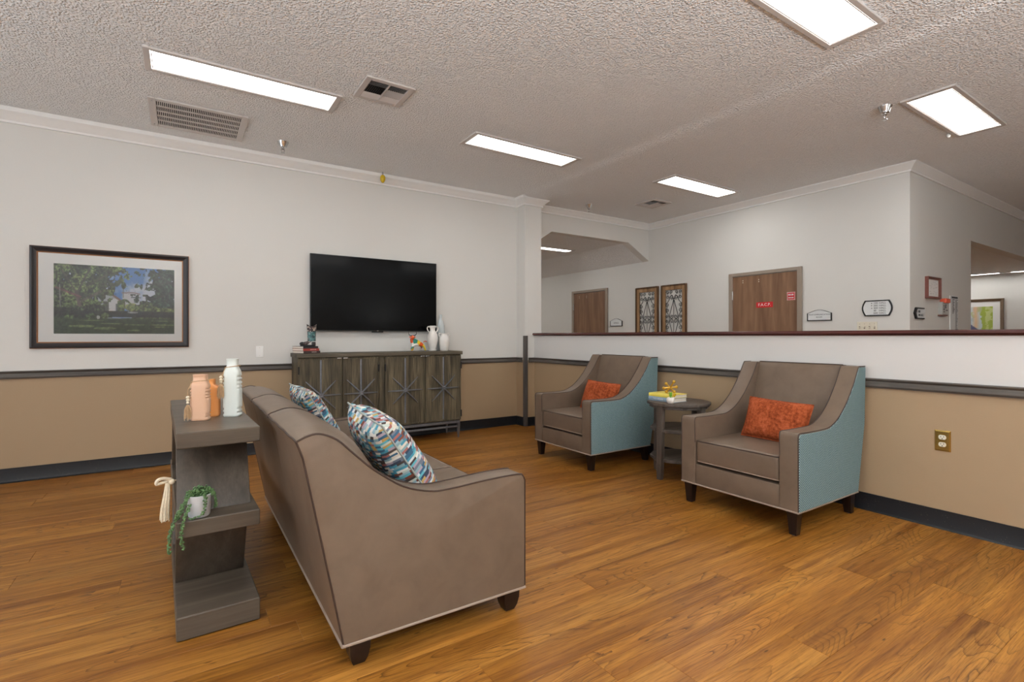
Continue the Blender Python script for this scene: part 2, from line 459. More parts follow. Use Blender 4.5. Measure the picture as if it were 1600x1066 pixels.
def text(body, size, mtx, mat, parent, name='lettering', align='CENTER', depth=0.0006):
    cu = bpy.data.curves.new('lettering_curve', 'FONT'); cu.body = body; cu.size = size
    cu.align_x = align; cu.align_y = 'CENTER'; cu.extrude = depth; cu.resolution_u = 2
    tmp = bpy.data.objects.new('tmp', cu); COL.objects.link(tmp)
    bpy.context.view_layer.update()
    me = bpy.data.meshes.new_from_object(tmp.evaluated_get(bpy.context.evaluated_depsgraph_get()))
    bpy.data.objects.remove(tmp, do_unlink=True); bpy.data.curves.remove(cu)
    me.name = name
    r = parent
    while r.parent is not None: r = r.parent
    loc = ROOTLOC.get(r.name, Vector((0, 0, 0)))
    me.transform(Matrix.Translation(-loc) @ mtx)
    me.materials.clear(); me.materials.append(mat)
    o = bpy.data.objects.new(name, me); COL.objects.link(o); o.parent = parent
    return o

def skin(name, pts, edges, radii, mat, parent, sub=2):
    me = bpy.data.meshes.new(name); me.from_pydata(pts, edges, [])
    o = bpy.data.objects.new('tmp', me); COL.objects.link(o)
    sk = o.modifiers.new('skin', 'SKIN'); sk.use_smooth_shade = True
    me.skin_vertices[0].data[0].use_root = True
    for i, r in enumerate(radii):
        rr = r if isinstance(r, tuple) else (r, r)
        me.skin_vertices[0].data[i].radius = rr
    ss = o.modifiers.new('sub', 'SUBSURF'); ss.levels = sub; ss.render_levels = sub
    bpy.context.view_layer.update()
    m2 = bpy.data.meshes.new_from_object(o.evaluated_get(bpy.context.evaluated_depsgraph_get()))
    bpy.data.objects.remove(o, do_unlink=True)
    r = parent
    while r.parent is not None: r = r.parent
    m2.transform(Matrix.Translation(-ROOTLOC.get(r.name, Vector((0, 0, 0)))))
    m2.materials.clear(); m2.materials.append(mat); m2.name = name
    for p in m2.polygons: p.use_smooth = True
    q = bpy.data.objects.new(name, m2); COL.objects.link(q); q.parent = parent
    return q

def spline(pts, n=6):
    """Catmull-Rom through points"""
    P = [Vector(p) for p in pts]; out = []
    for i in range(len(P) - 1):
        p0 = P[max(i - 1, 0)]; p1 = P[i]; p2 = P[i + 1]; p3 = P[min(i + 2, len(P) - 1)]
        for k in range(n):
            t = k / n
            out.append(0.5 * ((2 * p1) + (-p0 + p2) * t + (2 * p0 - 5 * p1 + 4 * p2 - p3) * t * t + (-p0 + 3 * p1 - 3 * p2 + p3) * t ** 3))
    out.append(P[-1]); return out

# frames for things on walls: u right as seen, v up, w out of the wall
def frame_x(x, y, z):      # wall facing -x (seen from the room)
    return Matrix(((0, 0, -1, x), (-1, 0, 0, y), (0, 1, 0, z), (0, 0, 0, 1)))
def frame_y(x, y, z):      # wall facing -y
    return Matrix(((1, 0, 0, x), (0, 0, -1, y), (0, 1, 0, z), (0, 0, 0, 1)))

# ------------------------------------------------------------------ room dimensions
YW = 5.13      # TV wall
XP0, XP1, YP = 3.425, 3.665, 4.95      # pillar
XH = 3.56      # half wall face
XF = 5.80      # far wall of the lobby
YC = 1.94      # wall turning the corner on the right
HC = 2.747; HR = 2.727
XL, YB = -2.9, -3.2
XE = 12.4; YE = 9.6
RZ0, RZ1 = 0.762, 0.82                 # chair rail

# ------------------------------------------------------------------ structure
fl = structure('floor', MB().box(XL, XE, YB, YE, -0.12, -0.004), M['floor'], None)

# planks, one object each, sharing one mesh per length
PL, PW = 1.22, 0.1524
def plank_mesh(L):
    bm = bmesh.new(); g = 0.0009
    lo = [bm.verts.new(p) for p in ((0, 0, -0.0018), (L, 0, -0.0018), (L, PW, -0.0018), (0, PW, -0.0018))]
    hi = [bm.verts.new(p) for p in ((g, g, 0), (L - g, g, 0), (L - g, PW - g, 0), (g, PW - g, 0))]
    bt = [bm.verts.new((v.co.x, v.co.y, -0.004)) for v in lo]
    bm.faces.new(hi)
    for i in range(4):
        j = (i + 1) % 4
        bm.faces.new((lo[i], lo[j], hi[j], hi[i])); bm.faces.new((bt[i], bt[j], lo[j], lo[i]))
    me = bpy.data.meshes.new('plank'); bm.to_mesh(me); bm.free(); me.materials.append(M['floor']); return me
pm = plank_mesh(PL)
row = 0; y = YW - 0.03 - PW
rr = random.Random(3)
while y > -0.62:
    x = 3.62 - rr.random() * PL
    start = x
    while x > XL + 0.6 and x > -2.4:
        x -= PL
    x0 = x
    while x0 < 3.6:
        L = min(PL, 3.655 - x0)
        me = pm if L > PL - 1e-4 else plank_mesh(L)
        if L > 0.05:
            o = bpy.data.objects.new('plank', me); COL.objects.link(o); o.parent = fl; o.location = (x0, y, 0)
        x0 += PL
    y -= PW; row += 1

# ceiling: left field, a soft ramp over the half wall, right field 2 cm lower
cb = MB()
cb.prism([(XL, HC), (3.31, HC), (3.35, HC - 0.003), (3.40, HC - 0.017), (3.44, HR), (XE, HR), (XE, HC + 0.12), (XL, HC + 0.12)], YB, YW + 0.12, 'y')
structure('ceiling', cb, M['ceil'])

def two_tone(name, boxes):
    """boxes: list of (x0,x1,y0,y1,z0,z1,slot)"""
    b = MB()
    for q in boxes: b.box(*q[:6], mi=q[6])
    return structure(name, b, [M['wall'], M['tan'], M['wall_gloss']], None)
ZS = 0.79
two_tone('wall_left', [(XL, XP0 + 0.05, YW, YW + 0.12, 0, ZS, 1), (XL, XP0 + 0.05, YW, YW + 0.12, ZS, HC, 0)])
two_tone('wall_pillar', [(XP0, XP1, YP, YW + 0.12, 0, ZS, 1), (XP0, XP1, YP, YW + 0.12, ZS, HC, 0)])
two_tone('wall_middle', [(XH, XP1, -1.6, YP, 0, ZS, 1), (XH, XP1, -1.6, YP, ZS, 1.082, 2)])
# outer walls behind and left of the camera: tall windows let the daylight in
def window_wall(name, axis, c0, c1, a0, a1, wins, sill, head):
    q = []
    def bx(u0, u1, z0, z1, mi):
        q.append((u0, u1, c0, c1, z0, z1, mi) if axis == 'x' else (c0, c1, u0, u1, z0, z1, mi))
    bx(a0, a1, 0, sill, 1); bx(a0, a1, head, HC, 0)
    e = a0
    for (w0, w1) in list(wins) + [(a1, a1)]:
        if w0 > e: bx(e, w0, sill, head, 0)
        e = w1
    two_tone(name, q)
WIN_S = [(-2.8, -0.8), (-0.5, 1.5), (1.8, 3.8)]
WIN_R = []
SILL, HEAD = 0.40, 2.55
window_wall('wall_side', 'y', XL - 0.12, XL, YB, YW + 0.12, WIN_S, SILL, HEAD)
window_wall('wall_rear', 'x', YB - 0.12, YB, XL - 0.12, XE, WIN_R, SILL, HEAD)
wn = 0
for ax, wins in (('y', WIN_S), ('x', WIN_R)):
    for (w0, w1) in wins:
        wn += 1; b = MB(); c = (XL - 0.07) if ax == 'y' else (YB - 0.07); m = (w0 + w1) / 2
        for (u0, u1, z0, z1) in ((w0, w0 + 0.05, SILL, HEAD), (w1 - 0.05, w1, SILL, HEAD), (m - 0.025, m + 0.025, SILL, HEAD), (w0 + 0.05, w1 - 0.05, SILL, SILL + 0.05), (w0 + 0.05, w1 - 0.05, HEAD - 0.05, HEAD)):
            if ax == 'y': b.box(c - 0.03, c + 0.03, u0, u1, z0, z1)
            else: b.box(u0, u1, c - 0.03, c + 0.03, z0, z1)
        structure('window_%d' % wn, b, M['trimw'], None)
        ld = bpy.data.lights.new('window_portal', 'AREA'); ld.shape = 'RECTANGLE'; ld.size = w1 - w0; ld.size_y = HEAD - SILL
        ld.cycles.is_portal = True
        lo = bpy.data.objects.new('window_portal', ld); COL.objects.link(lo)
        if ax == 'y': lo.location = (XL - 0.13, m, (SILL + HEAD) / 2); lo.rotation_euler = (pi / 2, 0, -pi / 2)
        else: lo.location = (m, YB - 0.13, (SILL + HEAD) / 2); lo.rotation_euler = (pi / 2, 0, 0)
structure('wall_far', MB().box(XF, XF + 0.13, YC, YE, 0, HC), M['wall'], None)
# right corner wall with its opening into the next corridor
structure('wall_right', MB().box(XF + 0.13, 7.52, YC, YC + 0.13, 0, HC).box(7.52, XE, YC, YC + 0.13, 2.165, HC), M['wall'], None)
structure('wall_lobby', MB().box(XE, XE + 0.12, YB - 0.12, 4.6, 0, HC), M['wall'], None)
structure('wall_corridor', MB().box(XF + 0.13, XE + 0.12, 4.6, 4.72, 0, HC), M['wall'], None)
structure('ceiling_corridor', MB().box(XF + 0.13, XE, YC + 0.13, 4.6, 2.2, 2.3), M['ceil'], None)
# bulkhead with chamfered opening, and the tray ceiling of the hall behind it
tray = [(XP1 - 0.03, 2.2), (3.98, 2.425), (5.37, 2.425), (XF, 2.19)]
bk = MB().prism([(XP1 - 0.03, HC), (XP1 - 0.03, 2.2), (3.98, 2.425), (5.37, 2.425), (XF, 2.19), (XF, HC)], YW + 0.02, YW + 0.14, 'y')
structure('wall_bulkhead', bk, M['wall'], None)
hc = MB().prism(tray + [(XF, 2.6), (XP1 - 0.03, 2.6)], YW + 0.14, YE, 'y')
structure('ceiling_hall', hc, M['ceil'], None)
structure('wall_hall', MB().box(XP1 - 0.15, XP1 - 0.03, YW + 0.12, YE, 0, 2.6).box(XP1 - 0.15, XF + 0.13, YE, YE + 0.1, 0, 2.6), M['wall'], None)

# crown moulding: profile (out from wall, down from ceiling) swept along wall runs
CP = [(0, 0), (0.072, 0), (0.072, -0.010), (0.060, -0.020), (0.040, -0.036), (0.024, -0.058), (0.016, -0.064), (0.016, -0.080), (0, -0.080)]
def sweep(mb, prof, path, z, outs):
    """path: plan points; outs: mitred offset direction per point (x,y)"""
    rings = []
    for (px, py), (ox, oy) in zip(path, outs):
        rings.append([(px + a * ox, py + a * oy, z + d) for a, d in prof])
    return mb.loft(rings)
cr = MB()
sweep(cr, CP, [(XL, YW), (XP0, YW), (XP0, YP), (XP1, YP), (XP1, YW + 0.02), (XF, YW + 0.02), (XF, YC), (XE, YC)], HR - 0.0,
      [(0, -1), (-1, -1), (-1, -1), (1, -1), (1, -1), (-1, -1), (-1, -1), (0, -1)])
# left field sits 2 cm higher: fill the gap with a thin fascia above the moulding
cr.box(XL, XP0, YW - 0.074, YW, HR - 0.002, HC + 0.001)
cr.box(XP0 - 0.074, XP0, YP - 0.074, YW, HR - 0.002, HC + 0.001)
structure('trim_1', cr, M['trimw'], 20)

# cove base
BP = [(0, 0.105), (0.005, 0.105), (0.006, 0.02), (0.010, 0.008), (0.018, 0.0), (0, 0.0)]
def base(name, path, outs):
    structure(name, sweep(MB(), BP, path, 0.0, outs), M['base'], 20)
base('baseboard_left', [(XL, YW), (XP0, YW), (XP0, YP + 0.028)], [(0, -1), (-1, -1), (-1, 0)])
base('baseboard_middle', [(XP0 + 0.036, YP), (XH, YP), (XH, -1.6)], [(0, -1), (-1, -1), (-1, 0)])
base('baseboard_side', [(XL, YB), (XL, YW)], [(1, 0), (1, 0)])
base('baseboard_far', [(XF, YE), (XF, YC), (7.52, YC)], [(-1, 0), (-1, -1), (0, -1)])
base('baseboard_rear', [(XL, YB), (XE, YB)], [(0, 1), (0, 1)])

# chair rail
RP = [(0, 0.058), (0.020, 0.058), (0.023, 0.052), (0.018, 0.044), (0.012, 0.040), (0.016, 0.028), (0.019, 0.012), (0.013, 0.002), (0.013, 0), (0, 0)]
def rail(name, path, outs, mat):
    structure(name, sweep(MB(), RP, path, RZ0, outs), mat, 25)
rail('trim_2', [(XL, YW), (XP0, YW), (XP0, YP + 0.05)], [(0, -1), (-1, -1), (-1, 0)], M['rail'])
rail('trim_3', [(XP0 + 0.05, YP), (XH, YP), (XH, -1.6)], [(0, -1), (-1, -1), (-1, 0)], M['rail_y'])
rail('trim_4', [(XL, YB), (XL, YW)], [(1, 0), (1, 0)], M['rail_y'])
# corner guard on the pillar
structure('trim_5', MB().prism([(XP0 - 0.012, YP - 0.012), (XP0 + 0.034, YP - 0.012), (XP0 + 0.034, YP), (XP0, YP), (XP0, YP + 0.026), (XP0 - 0.012, YP + 0.026)], 0.0, 1.082, 'z', 0.002), M['rail_z'])
# half-wall cap
capp = [(XH - 0.030, 1.096), (XH - 0.026, 1.108), (XH - 0.018, 1.114), (XP1 + 0.018, 1.114), (XP1 + 0.03, 1.100), (XP1 + 0.022, 1.092), (XP1 + 0.012, 1.082), (XH - 0.012, 1.082), (XH - 0.014, 1.088), (XH - 0.024, 1.090)]
structure('trim_6', MB().prism(capp, -1.6, YP - 0.002, 'y'), M['cap'], 30)

# ------------------------------------------------------------------ ceiling fixtures
def ceiling_light(x0, x1, y0, y1, z, label):
    cx, cy = (x0 + x1) / 2, (y0 + y1) / 2
    t = root('ceiling_light', label, 'ceiling light', (cx, cy, z - 0.014), 'recessed fluorescent ceiling lights')
    fx, fy = 0.036, 0.028
    b = MB()
    b.box(x0, x0 + fx, y0, y1, z - 0.014, z - 0.0005, 0.002, 1); b.box(x1 - fx, x1, y0, y1, z - 0.014, z - 0.0005, 0.002, 1)
    b.box(x0 + fx, x1 - fx, y0, y0 + fy, z - 0.014, z - 0.0005, 0.002, 1); b.box(x0 + fx, x1 - fx, y1 - fy, y1, z - 0.014, z - 0.0005, 0.002, 1)
    b.build('frame', M['ventw'], t)
    d = MB()
    for xx in (x0 + fx + 0.003, x1 - fx - 0.009):
        d.box(xx, xx + 0.006, y0 + fy + 0.004, y1 - fy - 0.004, z - 0.012, z - 0.0075)
    for yy in (y0 + fy + 0.002, y1 - fy - 0.008):
        d.box(x0 + fx + 0.012, x1 - fx - 0.012, yy, yy + 0.006, z - 0.012, z - 0.0075)
    d.build('inner_frame', M['ventw'], t)
    MB().box(x0 + fx, x1 - fx, y0 + fy, y1 - fy, z - 0.007, z - 0.002).build('diffuser', M['lamp'], t)
    return t
ceiling_light(-0.195, 0.930, 3.56, 3.86, HC, 'long lit ceiling light above the framed garden picture, left of the square air vent')
ceiling_light(1.995, 3.125, 3.585, 3.87, HC, 'long lit ceiling light between the square air vent and the pillar')
ceiling_light(1.990, 3.118, 1.145, 1.435, HC, 'lit ceiling light cut off by the top edge of the picture')
ceiling_light(4.212, 5.345, 1.163, 1.467, HR, 'lit ceiling light over the lobby nearest the outer wall corner, with a small white clip')
ceiling_light(4.190, 5.315, 3.37, 3.67, HR, 'lit ceiling light over the lobby above the doors, beside a small dark vent')
ceiling_light(-0.195, 0.930, 1.145, 1.435, HC, 'lit ceiling light overhead, just in front of the camera')
ceiling_light(1.990, 3.118, -1.2, -0.91, HC, 'lit ceiling light behind the camera on the right')
ceiling_light(-0.195, 0.930, -1.2, -0.91, HC, 'lit ceiling light behind the camera on the left')
ceiling_light(4.212, 5.345, -1.2, -0.9, HR, 'lit ceiling light over the lobby behind the camera')
ceiling_light(4.00, 5.15, 6.06, 6.26, 2.425, 'narrow lit light on the low tray ceiling of the far hall')
ceiling_light(8.5, 9.62, 3.5, 3.8, 2.2, 'lit ceiling light inside the corridor, hidden behind the right wall')
ceiling_light(10.4, 11.5, 3.75, 4.05, 2.2, 'unseen second ceiling light added inside the corridor as fill, nearer the painting')  # unseen fixture, added to brighten the corridor wall
ceiling_light(3.90, 5.00, 7.9, 8.2, 2.425, 'unseen ceiling light added deep in the far hall as fill, hidden behind the pillar')  # added out of view to lift the light in the far hall
ceiling_light(12.0, 12.18, 2.70, 3.90, 2.2, 'lit strip light above the abstract painting in the corridor on the right')
ceiling_light(12.0, 12.18, 2.09, 2.62, 2.2, 'short lit strip light at the right edge of the corridor ceiling')
clip = MB().ball((4.76, 1.49, HR - 0.014), 0.014, 2, sc=(1, 1, 1.4)).build('ceiling_clip', M['white'])
rootmesh(clip, 'tiny white clip hanging at the lower corner of the lobby ceiling light', 'clip')
clip.location = (5.215, 1.484, HR - 0.036)

def sprinkler(x, y, z, label, s=1.0):
    t = root('sprinkler_head', label, 'sprinkler', (x, y, z - 0.085 * s), 'chrome fire sprinklers on the ceiling')
    c = [(0.040, 0), (0.038, -0.006), (0.028, -0.028), (0.024, -0.040), (0.016, -0.044)]
    MB().lathe([(r * s, dz * s) for r, dz in c], x, y, z, 20).build('cup', M['chrome'], t)
    b = MB().lathe([(0.010 * s, -0.044 * s), (0.011 * s, -0.054 * s), (0.006 * s, -0.058 * s)], x, y, z, 12)
    for a in (-1, 1):
        b.tube([(x + a * 0.010 * s, y, z - 0.055 * s), (x + a * 0.011 * s, y, z - 0.066 * s), (x + a * 0.003 * s, y, z - 0.078 * s)], 0.0025 * s, 6)
    b.build('fusible_frame', M['chrome'], t)
    MB().lathe([(0.003 * s, -0.078 * s), (0.014 * s, -0.080 * s), (0.014 * s, -0.083 * s), (0.004 * s, -0.085 * s)], x, y, z, 14).build('deflector', M['chrome'], t)
sprinkler(0.723, 4.70, HC, 'chrome sprinkler near the left wall, beside the long return grille', 1.15)
sprinkler(4.223, 1.56, HR, 'chrome sprinkler beside the lobby ceiling light nearest the wall corner', 1.15)
sprinkler(4.266, 4.76, HR, 'chrome sprinkler in front of the bulkhead near the pillar', 1.1)
t = root('sprinkler_head', 'small sprinkler wrapped in a yellow cover against the left wall crown', 'sprinkler', (1.705, 5.005, HC - 0.11))
MB().lathe([(0.006, 0), (0.006, -0.03)], 1.705, 5.005, HC, 8).build('pipe', M['chrome'], t)
MB().lathe([(0.006, -0.028), (0.020, -0.038), (0.027, -0.060), (0.024, -0.085), (0.014, -0.105), (0.006, -0.11)], 1.705, 5.005, HC, 14).build('yellow_cover', M['yellow'], t, label='yellow plastic cover')

# return grille (long) on the left
x0, x1, y0, y1 = -0.205, 0.425, 4.30, 4.865
t = root('return_grille', 'large white slotted air return grille on the ceiling by the left wall', 'vent', ((x0 + x1) / 2, (y0 + y1) / 2, HC - 0.012))
b = MB(); e = 0.045
b.box(x0, x0 + e, y0, y1, HC - 0.012, HC - 0.0005, 0.003, 1).box(x1 - e, x1, y0, y1, HC - 0.012, HC - 0.0005, 0.003, 1)
b.box(x0 + e, x1 - e, y0, y0 + e, HC - 0.012, HC - 0.0005, 0.003, 1).box(x0 + e, x1 - e, y1 - e, y1, HC - 0.012, HC - 0.0005, 0.003, 1)
b.build('frame', M['ventw'], t)
MB().box(x0 + e, x1 - e, y0 + e, y1 - e, HC - 0.0015, HC - 0.0008).build('dark_backing', M['dark'], t)
b = MB(); n = 46
for i in range(n + 1):
    xx = x0 + e + (x1 - x0 - 2 * e) * i / n
    b.box(xx - 0.0028, xx + 0.0028, y0 + e, y1 - e, HC - 0.009, HC - 0.002)
b.build('slats', M['ventw'], t, kind='stuff')
for i in range(1, 5):
    yy = y0 + e + (y1 - y0 - 2 * e) * i / 5
    MB().box(x0 + e, x1 - e, yy - 0.006, yy + 0.006, HC - 0.010, HC - 0.002).build('cross_bar', M['ventw'], t)
for yy in (y0 + 0.05, y1 - 0.05):
    MB().lathe([(0.006, 0), (0.005, -0.002)], x0 + 0.022, yy, HC - 0.012, 10).build('screw', M['chrome'], t)

def diffuser_vent(x0, x1, y0, y1, z, label):
    t = root('air_vent', label, 'vent', ((x0 + x1) / 2, (y0 + y1) / 2, z - 0.012), 'square ceiling air vents')
    e = 0.04; b = MB()
    b.box(x0, x0 + e, y0, y1, z - 0.012, z - 0.0005, 0.003, 1).box(x1 - e, x1, y0, y1, z - 0.012, z - 0.0005, 0.003, 1)
    b.box(x0 + e, x1 - e, y0, y0 + e, z - 0.012, z - 0.0005, 0.003, 1).box(x0 + e, x1 - e, y1 - e, y1, z - 0.012, z - 0.0005, 0.003, 1)
    b.build('frame', M['ventw'], t)
    X0, X1, Y0, Y1 = x0 + e, x1 - e, y0 + e, y1 - e; H = Y1 - Y0; mx = (X0 + X1) / 2
    MB().box(X0, X1, Y0, Y1, z - 0.0015, z - 0.0008).build('dark_backing', M['dark'], t)
    MB().box(mx - 0.004, mx + 0.004, Y0, Y1, z - 0.013, z - 0.002).build('centre_bar', M['ventw'], t)
    for s, a, c in ((0, X0, mx - 0.004), (1, mx + 0.004, X1)):
        b = MB(); n = 9                       # middle band: louvres across
        for i in range(n):
            xx = a + (c - a) * (i + 0.5) / n
            d = 0.0045 if s == 0 else -0.007
            b.quad((xx - d, Y0 + 0.30 * H, z - 0.011), (xx - d, Y0 + 0.72 * H, z - 0.011), (xx + d * 0.4, Y0 + 0.72 * H, z - 0.002), (xx + d * 0.4, Y0 + 0.30 * H, z - 0.002))
        b.build('louvre_bank', M['ventw'], t, kind='stuff')
        for lo, hi, d in ((0.0, 0.27, 1), (0.75, 1.0, -1)):   # end bands: louvres along
            b = MB()
            for i in range(5):
                yy = Y0 + H * (lo + (hi - lo) * (i + 0.5) / 5)
                b.quad((a, yy - 0.006 * d, z - 0.011), (c, yy - 0.006 * d, z - 0.011), (c, yy + 0.005 * d, z - 0.002), (a, yy + 0.005 * d, z - 0.002))
            b.build('louvre_bank', M['ventw'], t, kind='stuff')
diffuser_vent(0.985, 1.315, 3.19, 3.51, HC, 'square white louvred air vent between the two long ceiling lights on the left')
diffuser_vent(4.72, 5.05, 4.11, 4.43, HR, 'square grey air vent over the lobby behind its far ceiling light')

# ------------------------------------------------------------------ framed pictures
def vnoise(h, w, cells_, rng, octv=4):
    out = np.zeros((h, w)); amp = 1.0; tot = 0
    for o in range(octv):
        cy, cx = max(2, int(cells_ * 2 ** o * h / w)), int(cells_ * 2 ** o)
        g = rng.random((cy + 2, cx + 2))
        yy = np.linspace(0, cy, h); xx = np.linspace(0, cx, w)
        iy = np.minimum(yy.astype(int), cy); ix = np.minimum(xx.astype(int), cx)
        fy = (yy - iy)[:, None]; fx = (xx - ix)[None, :]
        fy = fy * fy * (3 - 2 * fy); fx = fx * fx * (3 - 2 * fx)
        a = g[iy][:, ix] * (1 - fx) + g[iy][:, ix + 1] * fx
        b = g[iy + 1][:, ix] * (1 - fx) + g[iy + 1][:, ix + 1] * fx
        out += amp * (a * (1 - fy) + b * fy); tot += amp; amp *= 0.55
    return out / tot

def print_mesh(name, img, mtx, u0, u1, v0, v1, w, parent):
    """img: h x w x 3 sRGB 0..255, top row first; a flat grid with a colour per vertex"""
    h, wd, _ = img.shape
    us = np.linspace(u0, u1, wd); vs = np.linspace(v1, v0, h)
    U, V = np.meshgrid(us, vs)
    loc = ROOTLOC[parent.name]
    pts = [(mtx @ Vector((a, b, w))) - loc for a, b in zip(U.ravel(), V.ravel())]
    idx = np.arange(h * wd).reshape(h, wd)
    q = np.stack([idx[1:, :-1], idx[1:, 1:], idx[:-1, 1:], idx[:-1, :-1]], -1).reshape(-1, 4)
    me = bpy.data.meshes.new(name); me.from_pydata([tuple(p) for p in pts], [], q.tolist())
    c = img.reshape(-1, 3) / 255.0
    c = np.where(c <= 0.04045, c / 12.92, ((c + 0.055) / 1.055) ** 2.4)
    a = me.color_attributes.new('Col', 'FLOAT_COLOR', 'POINT')
    a.data.foreach_set('color', np.concatenate([c, np.ones((len(c), 1))], 1).astype(np.float32).ravel())
    me.materials.append(M['print'])
    o = bpy.data.objects.new(name, me); COL.objects.link(o); o.parent = parent
    return o

def frame_bars(mtx, u0, u1, v0, v1, fw, w0, w1, name, mat, parent, prof=None):
    """four mitred bars, each a part"""
    if prof is None: prof = [(0, 0), (0, 1), (0.25, 1), (0.5, 0.8), (1, 0.55), (1, 0)]
    cs = [(u0, v0), (u1, v0), (u1, v1), (u0, v1)]; ins = [(1, 1), (-1, 1), (-1, -1), (1, -1)]
    out = []
    for i in range(4):
        j = (i + 1) % 4
        rings = []
        for (c, d) in ((cs[i], ins[i]), (cs[j], ins[j])):
            rings.append([(c[0] + d[0] * a * fw, c[1] + d[1] * a * fw, w0 + b * (w1 - w0)) for a, b in prof])
        out.append(MB(mtx).loft(rings).build(name, mat, parent, 25))
    return out

def garden_image():
    h, w = 200, 352
    rng = np.random.default_rng(5)
    Y, X = np.mgrid[0:h, 0:w]; y = Y / h; x = X / w
    n1 = vnoise(h, w, 6, rng, 5); n2 = vnoise(h, w, 24, rng, 4); n3 = vnoise(h, w, 90, rng, 2); n4 = vnoise(h, w, 10, rng, 4); n5 = vnoise(h, w, 40, rng, 3)
    img = np.zeros((h, w, 3))
    C = lambda *c: np.array(c, float)
    cloud = np.clip((n1 - 0.40 + 0.25 * (y - 0.2)) * 4, 0, 1)[..., None]
    img[:] = C(92, 136, 196) * (1 - cloud) + C(206, 214, 226) * cloud
    def paint(mask, col, f=None):
        m = np.clip(mask, 0, 1)[..., None]; c = col if f is None else col * f[..., None]
        img[:] = img * (1 - m) + c * m
    leafy = lambda lo=0.25, hi=1.5: lo + (hi - lo) * np.clip((n3 - 0.25) * 1.3 + (n5 - 0.5) * 0.8, 0, 1)
    def poly(pts):
        m = np.zeros((h, w), bool); k = len(pts)
        for i in range(k):
            (xa, ya), (xb, yb) = pts[i], pts[(i + 1) % k]
            c = ((ya > y) != (yb > y)) & (x < (xb - xa) * (y - ya) / ((yb - ya) + 1e-9) + xa)
            m ^= c
        return m * 1.0
    el = lambda cx, cy, rx, ry: ((x - cx) / rx) ** 2 + ((y - cy) / ry) ** 2
    paint((y > 0.52 + 0.10 * (n4 - 0.5)) * (x > 0.62), C(108, 126, 80), leafy(0.3, 1.3))
    # two pale houses
    paint(poly([(0.33, 0.66), (0.33, 0.42), (0.395, 0.335), (0.525, 0.50), (0.525, 0.66)]), C(176, 182, 184))
    paint(poly([(0.43, 0.66), (0.43, 0.50), (0.475, 0.47), (0.525, 0.50), (0.525, 0.66)]), C(214, 218, 220))
    paint(poly([(0.385, 0.345), (0.398, 0.325), (0.532, 0.485), (0.525, 0.515)]), C(124, 92, 82))
    paint(poly([(0.385, 0.66), (0.385, 0.52), (0.43, 0.52), (0.43, 0.66)]), C(86, 92, 82), 0.8 + 0.4 * n5)
    paint(poly([(0.487, 0.66), (0.487, 0.55), (0.506, 0.55), (0.506, 0.66)]), C(98, 104, 108))
    paint(poly([(0.545, 0.63), (0.545, 0.38), (0.655, 0.38), (0.69, 0.41), (0.69, 0.63)]), C(204, 208, 212))
    paint(poly([(0.535, 0.395), (0.535, 0.375), (0.63, 0.365), (0.695, 0.385), (0.695, 0.405), (0.63, 0.385)]), C(146, 134, 136))
    paint(poly([(0.615, 0.455), (0.615, 0.435), (0.70, 0.445), (0.70, 0.46)]), C(104, 108, 114))
    paint(poly([(0.64, 0.53), (0.64, 0.465), (0.678, 0.468), (0.678, 0.53)]), C(112, 122, 132))
    paint((x > 0.50) * (x < 0.56) * (y > 0.50) * (y < 0.66), C(120, 140, 84), leafy(0.4, 1.4))
    # palms in front of the houses
    paint((abs(x - 0.549) < 0.003) * (y > 0.28) * (y < 0.46), C(96, 92, 84))
    paint(el(0.553, 0.275, 0.022, 0.055) < 0.45 + 0.9 * n5, C(66, 92, 58), leafy(0.4, 1.4))
    for k in range(11):
        an = pi * (0.05 + 0.9 * k / 10); ln = 0.062
        for q in np.linspace(0, 1, 14):
            cxx = 0.562 + cos(an) * ln * q; cyy = 0.50 - sin(an) * ln * 1.2 * q + 0.09 * q * q
            paint(el(cxx, cyy, 0.0045, 0.010) < 1, C(88, 112, 66), leafy(0.5, 1.4))
    paint((abs(x - 0.562) < 0.004) * (y > 0.50) * (y < 0.62), C(84, 84, 66))
    paint(el(0.62, 0.60, 0.06, 0.065) < 0.35 + 1.1 * n5, C(140, 152, 92), leafy(0.45, 1.4))
    paint(el(0.74, 0.60, 0.12, 0.05) < 0.35 + 1.1 * n5, C(112, 130, 78), leafy(0.4, 1.4))
    paint(el(0.92, 0.61, 0.12, 0.06) < 0.35 + 1.1 * n5, C(128, 144, 84), leafy(0.4, 1.4))
    # branches and trunks
    def limb(xa, ya, xb, yb, wd, c):
        t_ = np.clip(((x - xa) * (xb - xa) + (y - ya) * (yb - ya)) / ((xb - xa) ** 2 + (yb - ya) ** 2), 0, 1)
        d = np.hypot(x - xa - t_ * (xb - xa), (y - ya - t_ * (yb - ya)) * 0.57)
        paint(d < wd * (0.75 + 0.5 * n2), C(*c), 0.55 + 0.9 * n5)
    # left canopy: clumps of leaves, thinner towards the sky
    edge = 0.60 - 0.55 * np.clip(y - 0.20, 0, 1) - 0.10 * np.clip(0.06 - y, 0, 1)
    dens = np.clip((edge - x) * 5.5, -1, 1)
    mask = (0.55 * n2 + 0.35 * n5 + 0.25 * n4 + 0.30 * dens) > 0.63
    paint(mask * (y < 0.70), C(104, 124, 74), leafy(0.22, 1.65))
    paint(mask * (n4 > 0.55) * (y < 0.45) * 0.55, C(158, 174, 112), leafy(0.4, 1.3))
    paint(mask * (n4 < 0.43) * 0.6, C(42, 52, 36), leafy(0.4, 1.4))
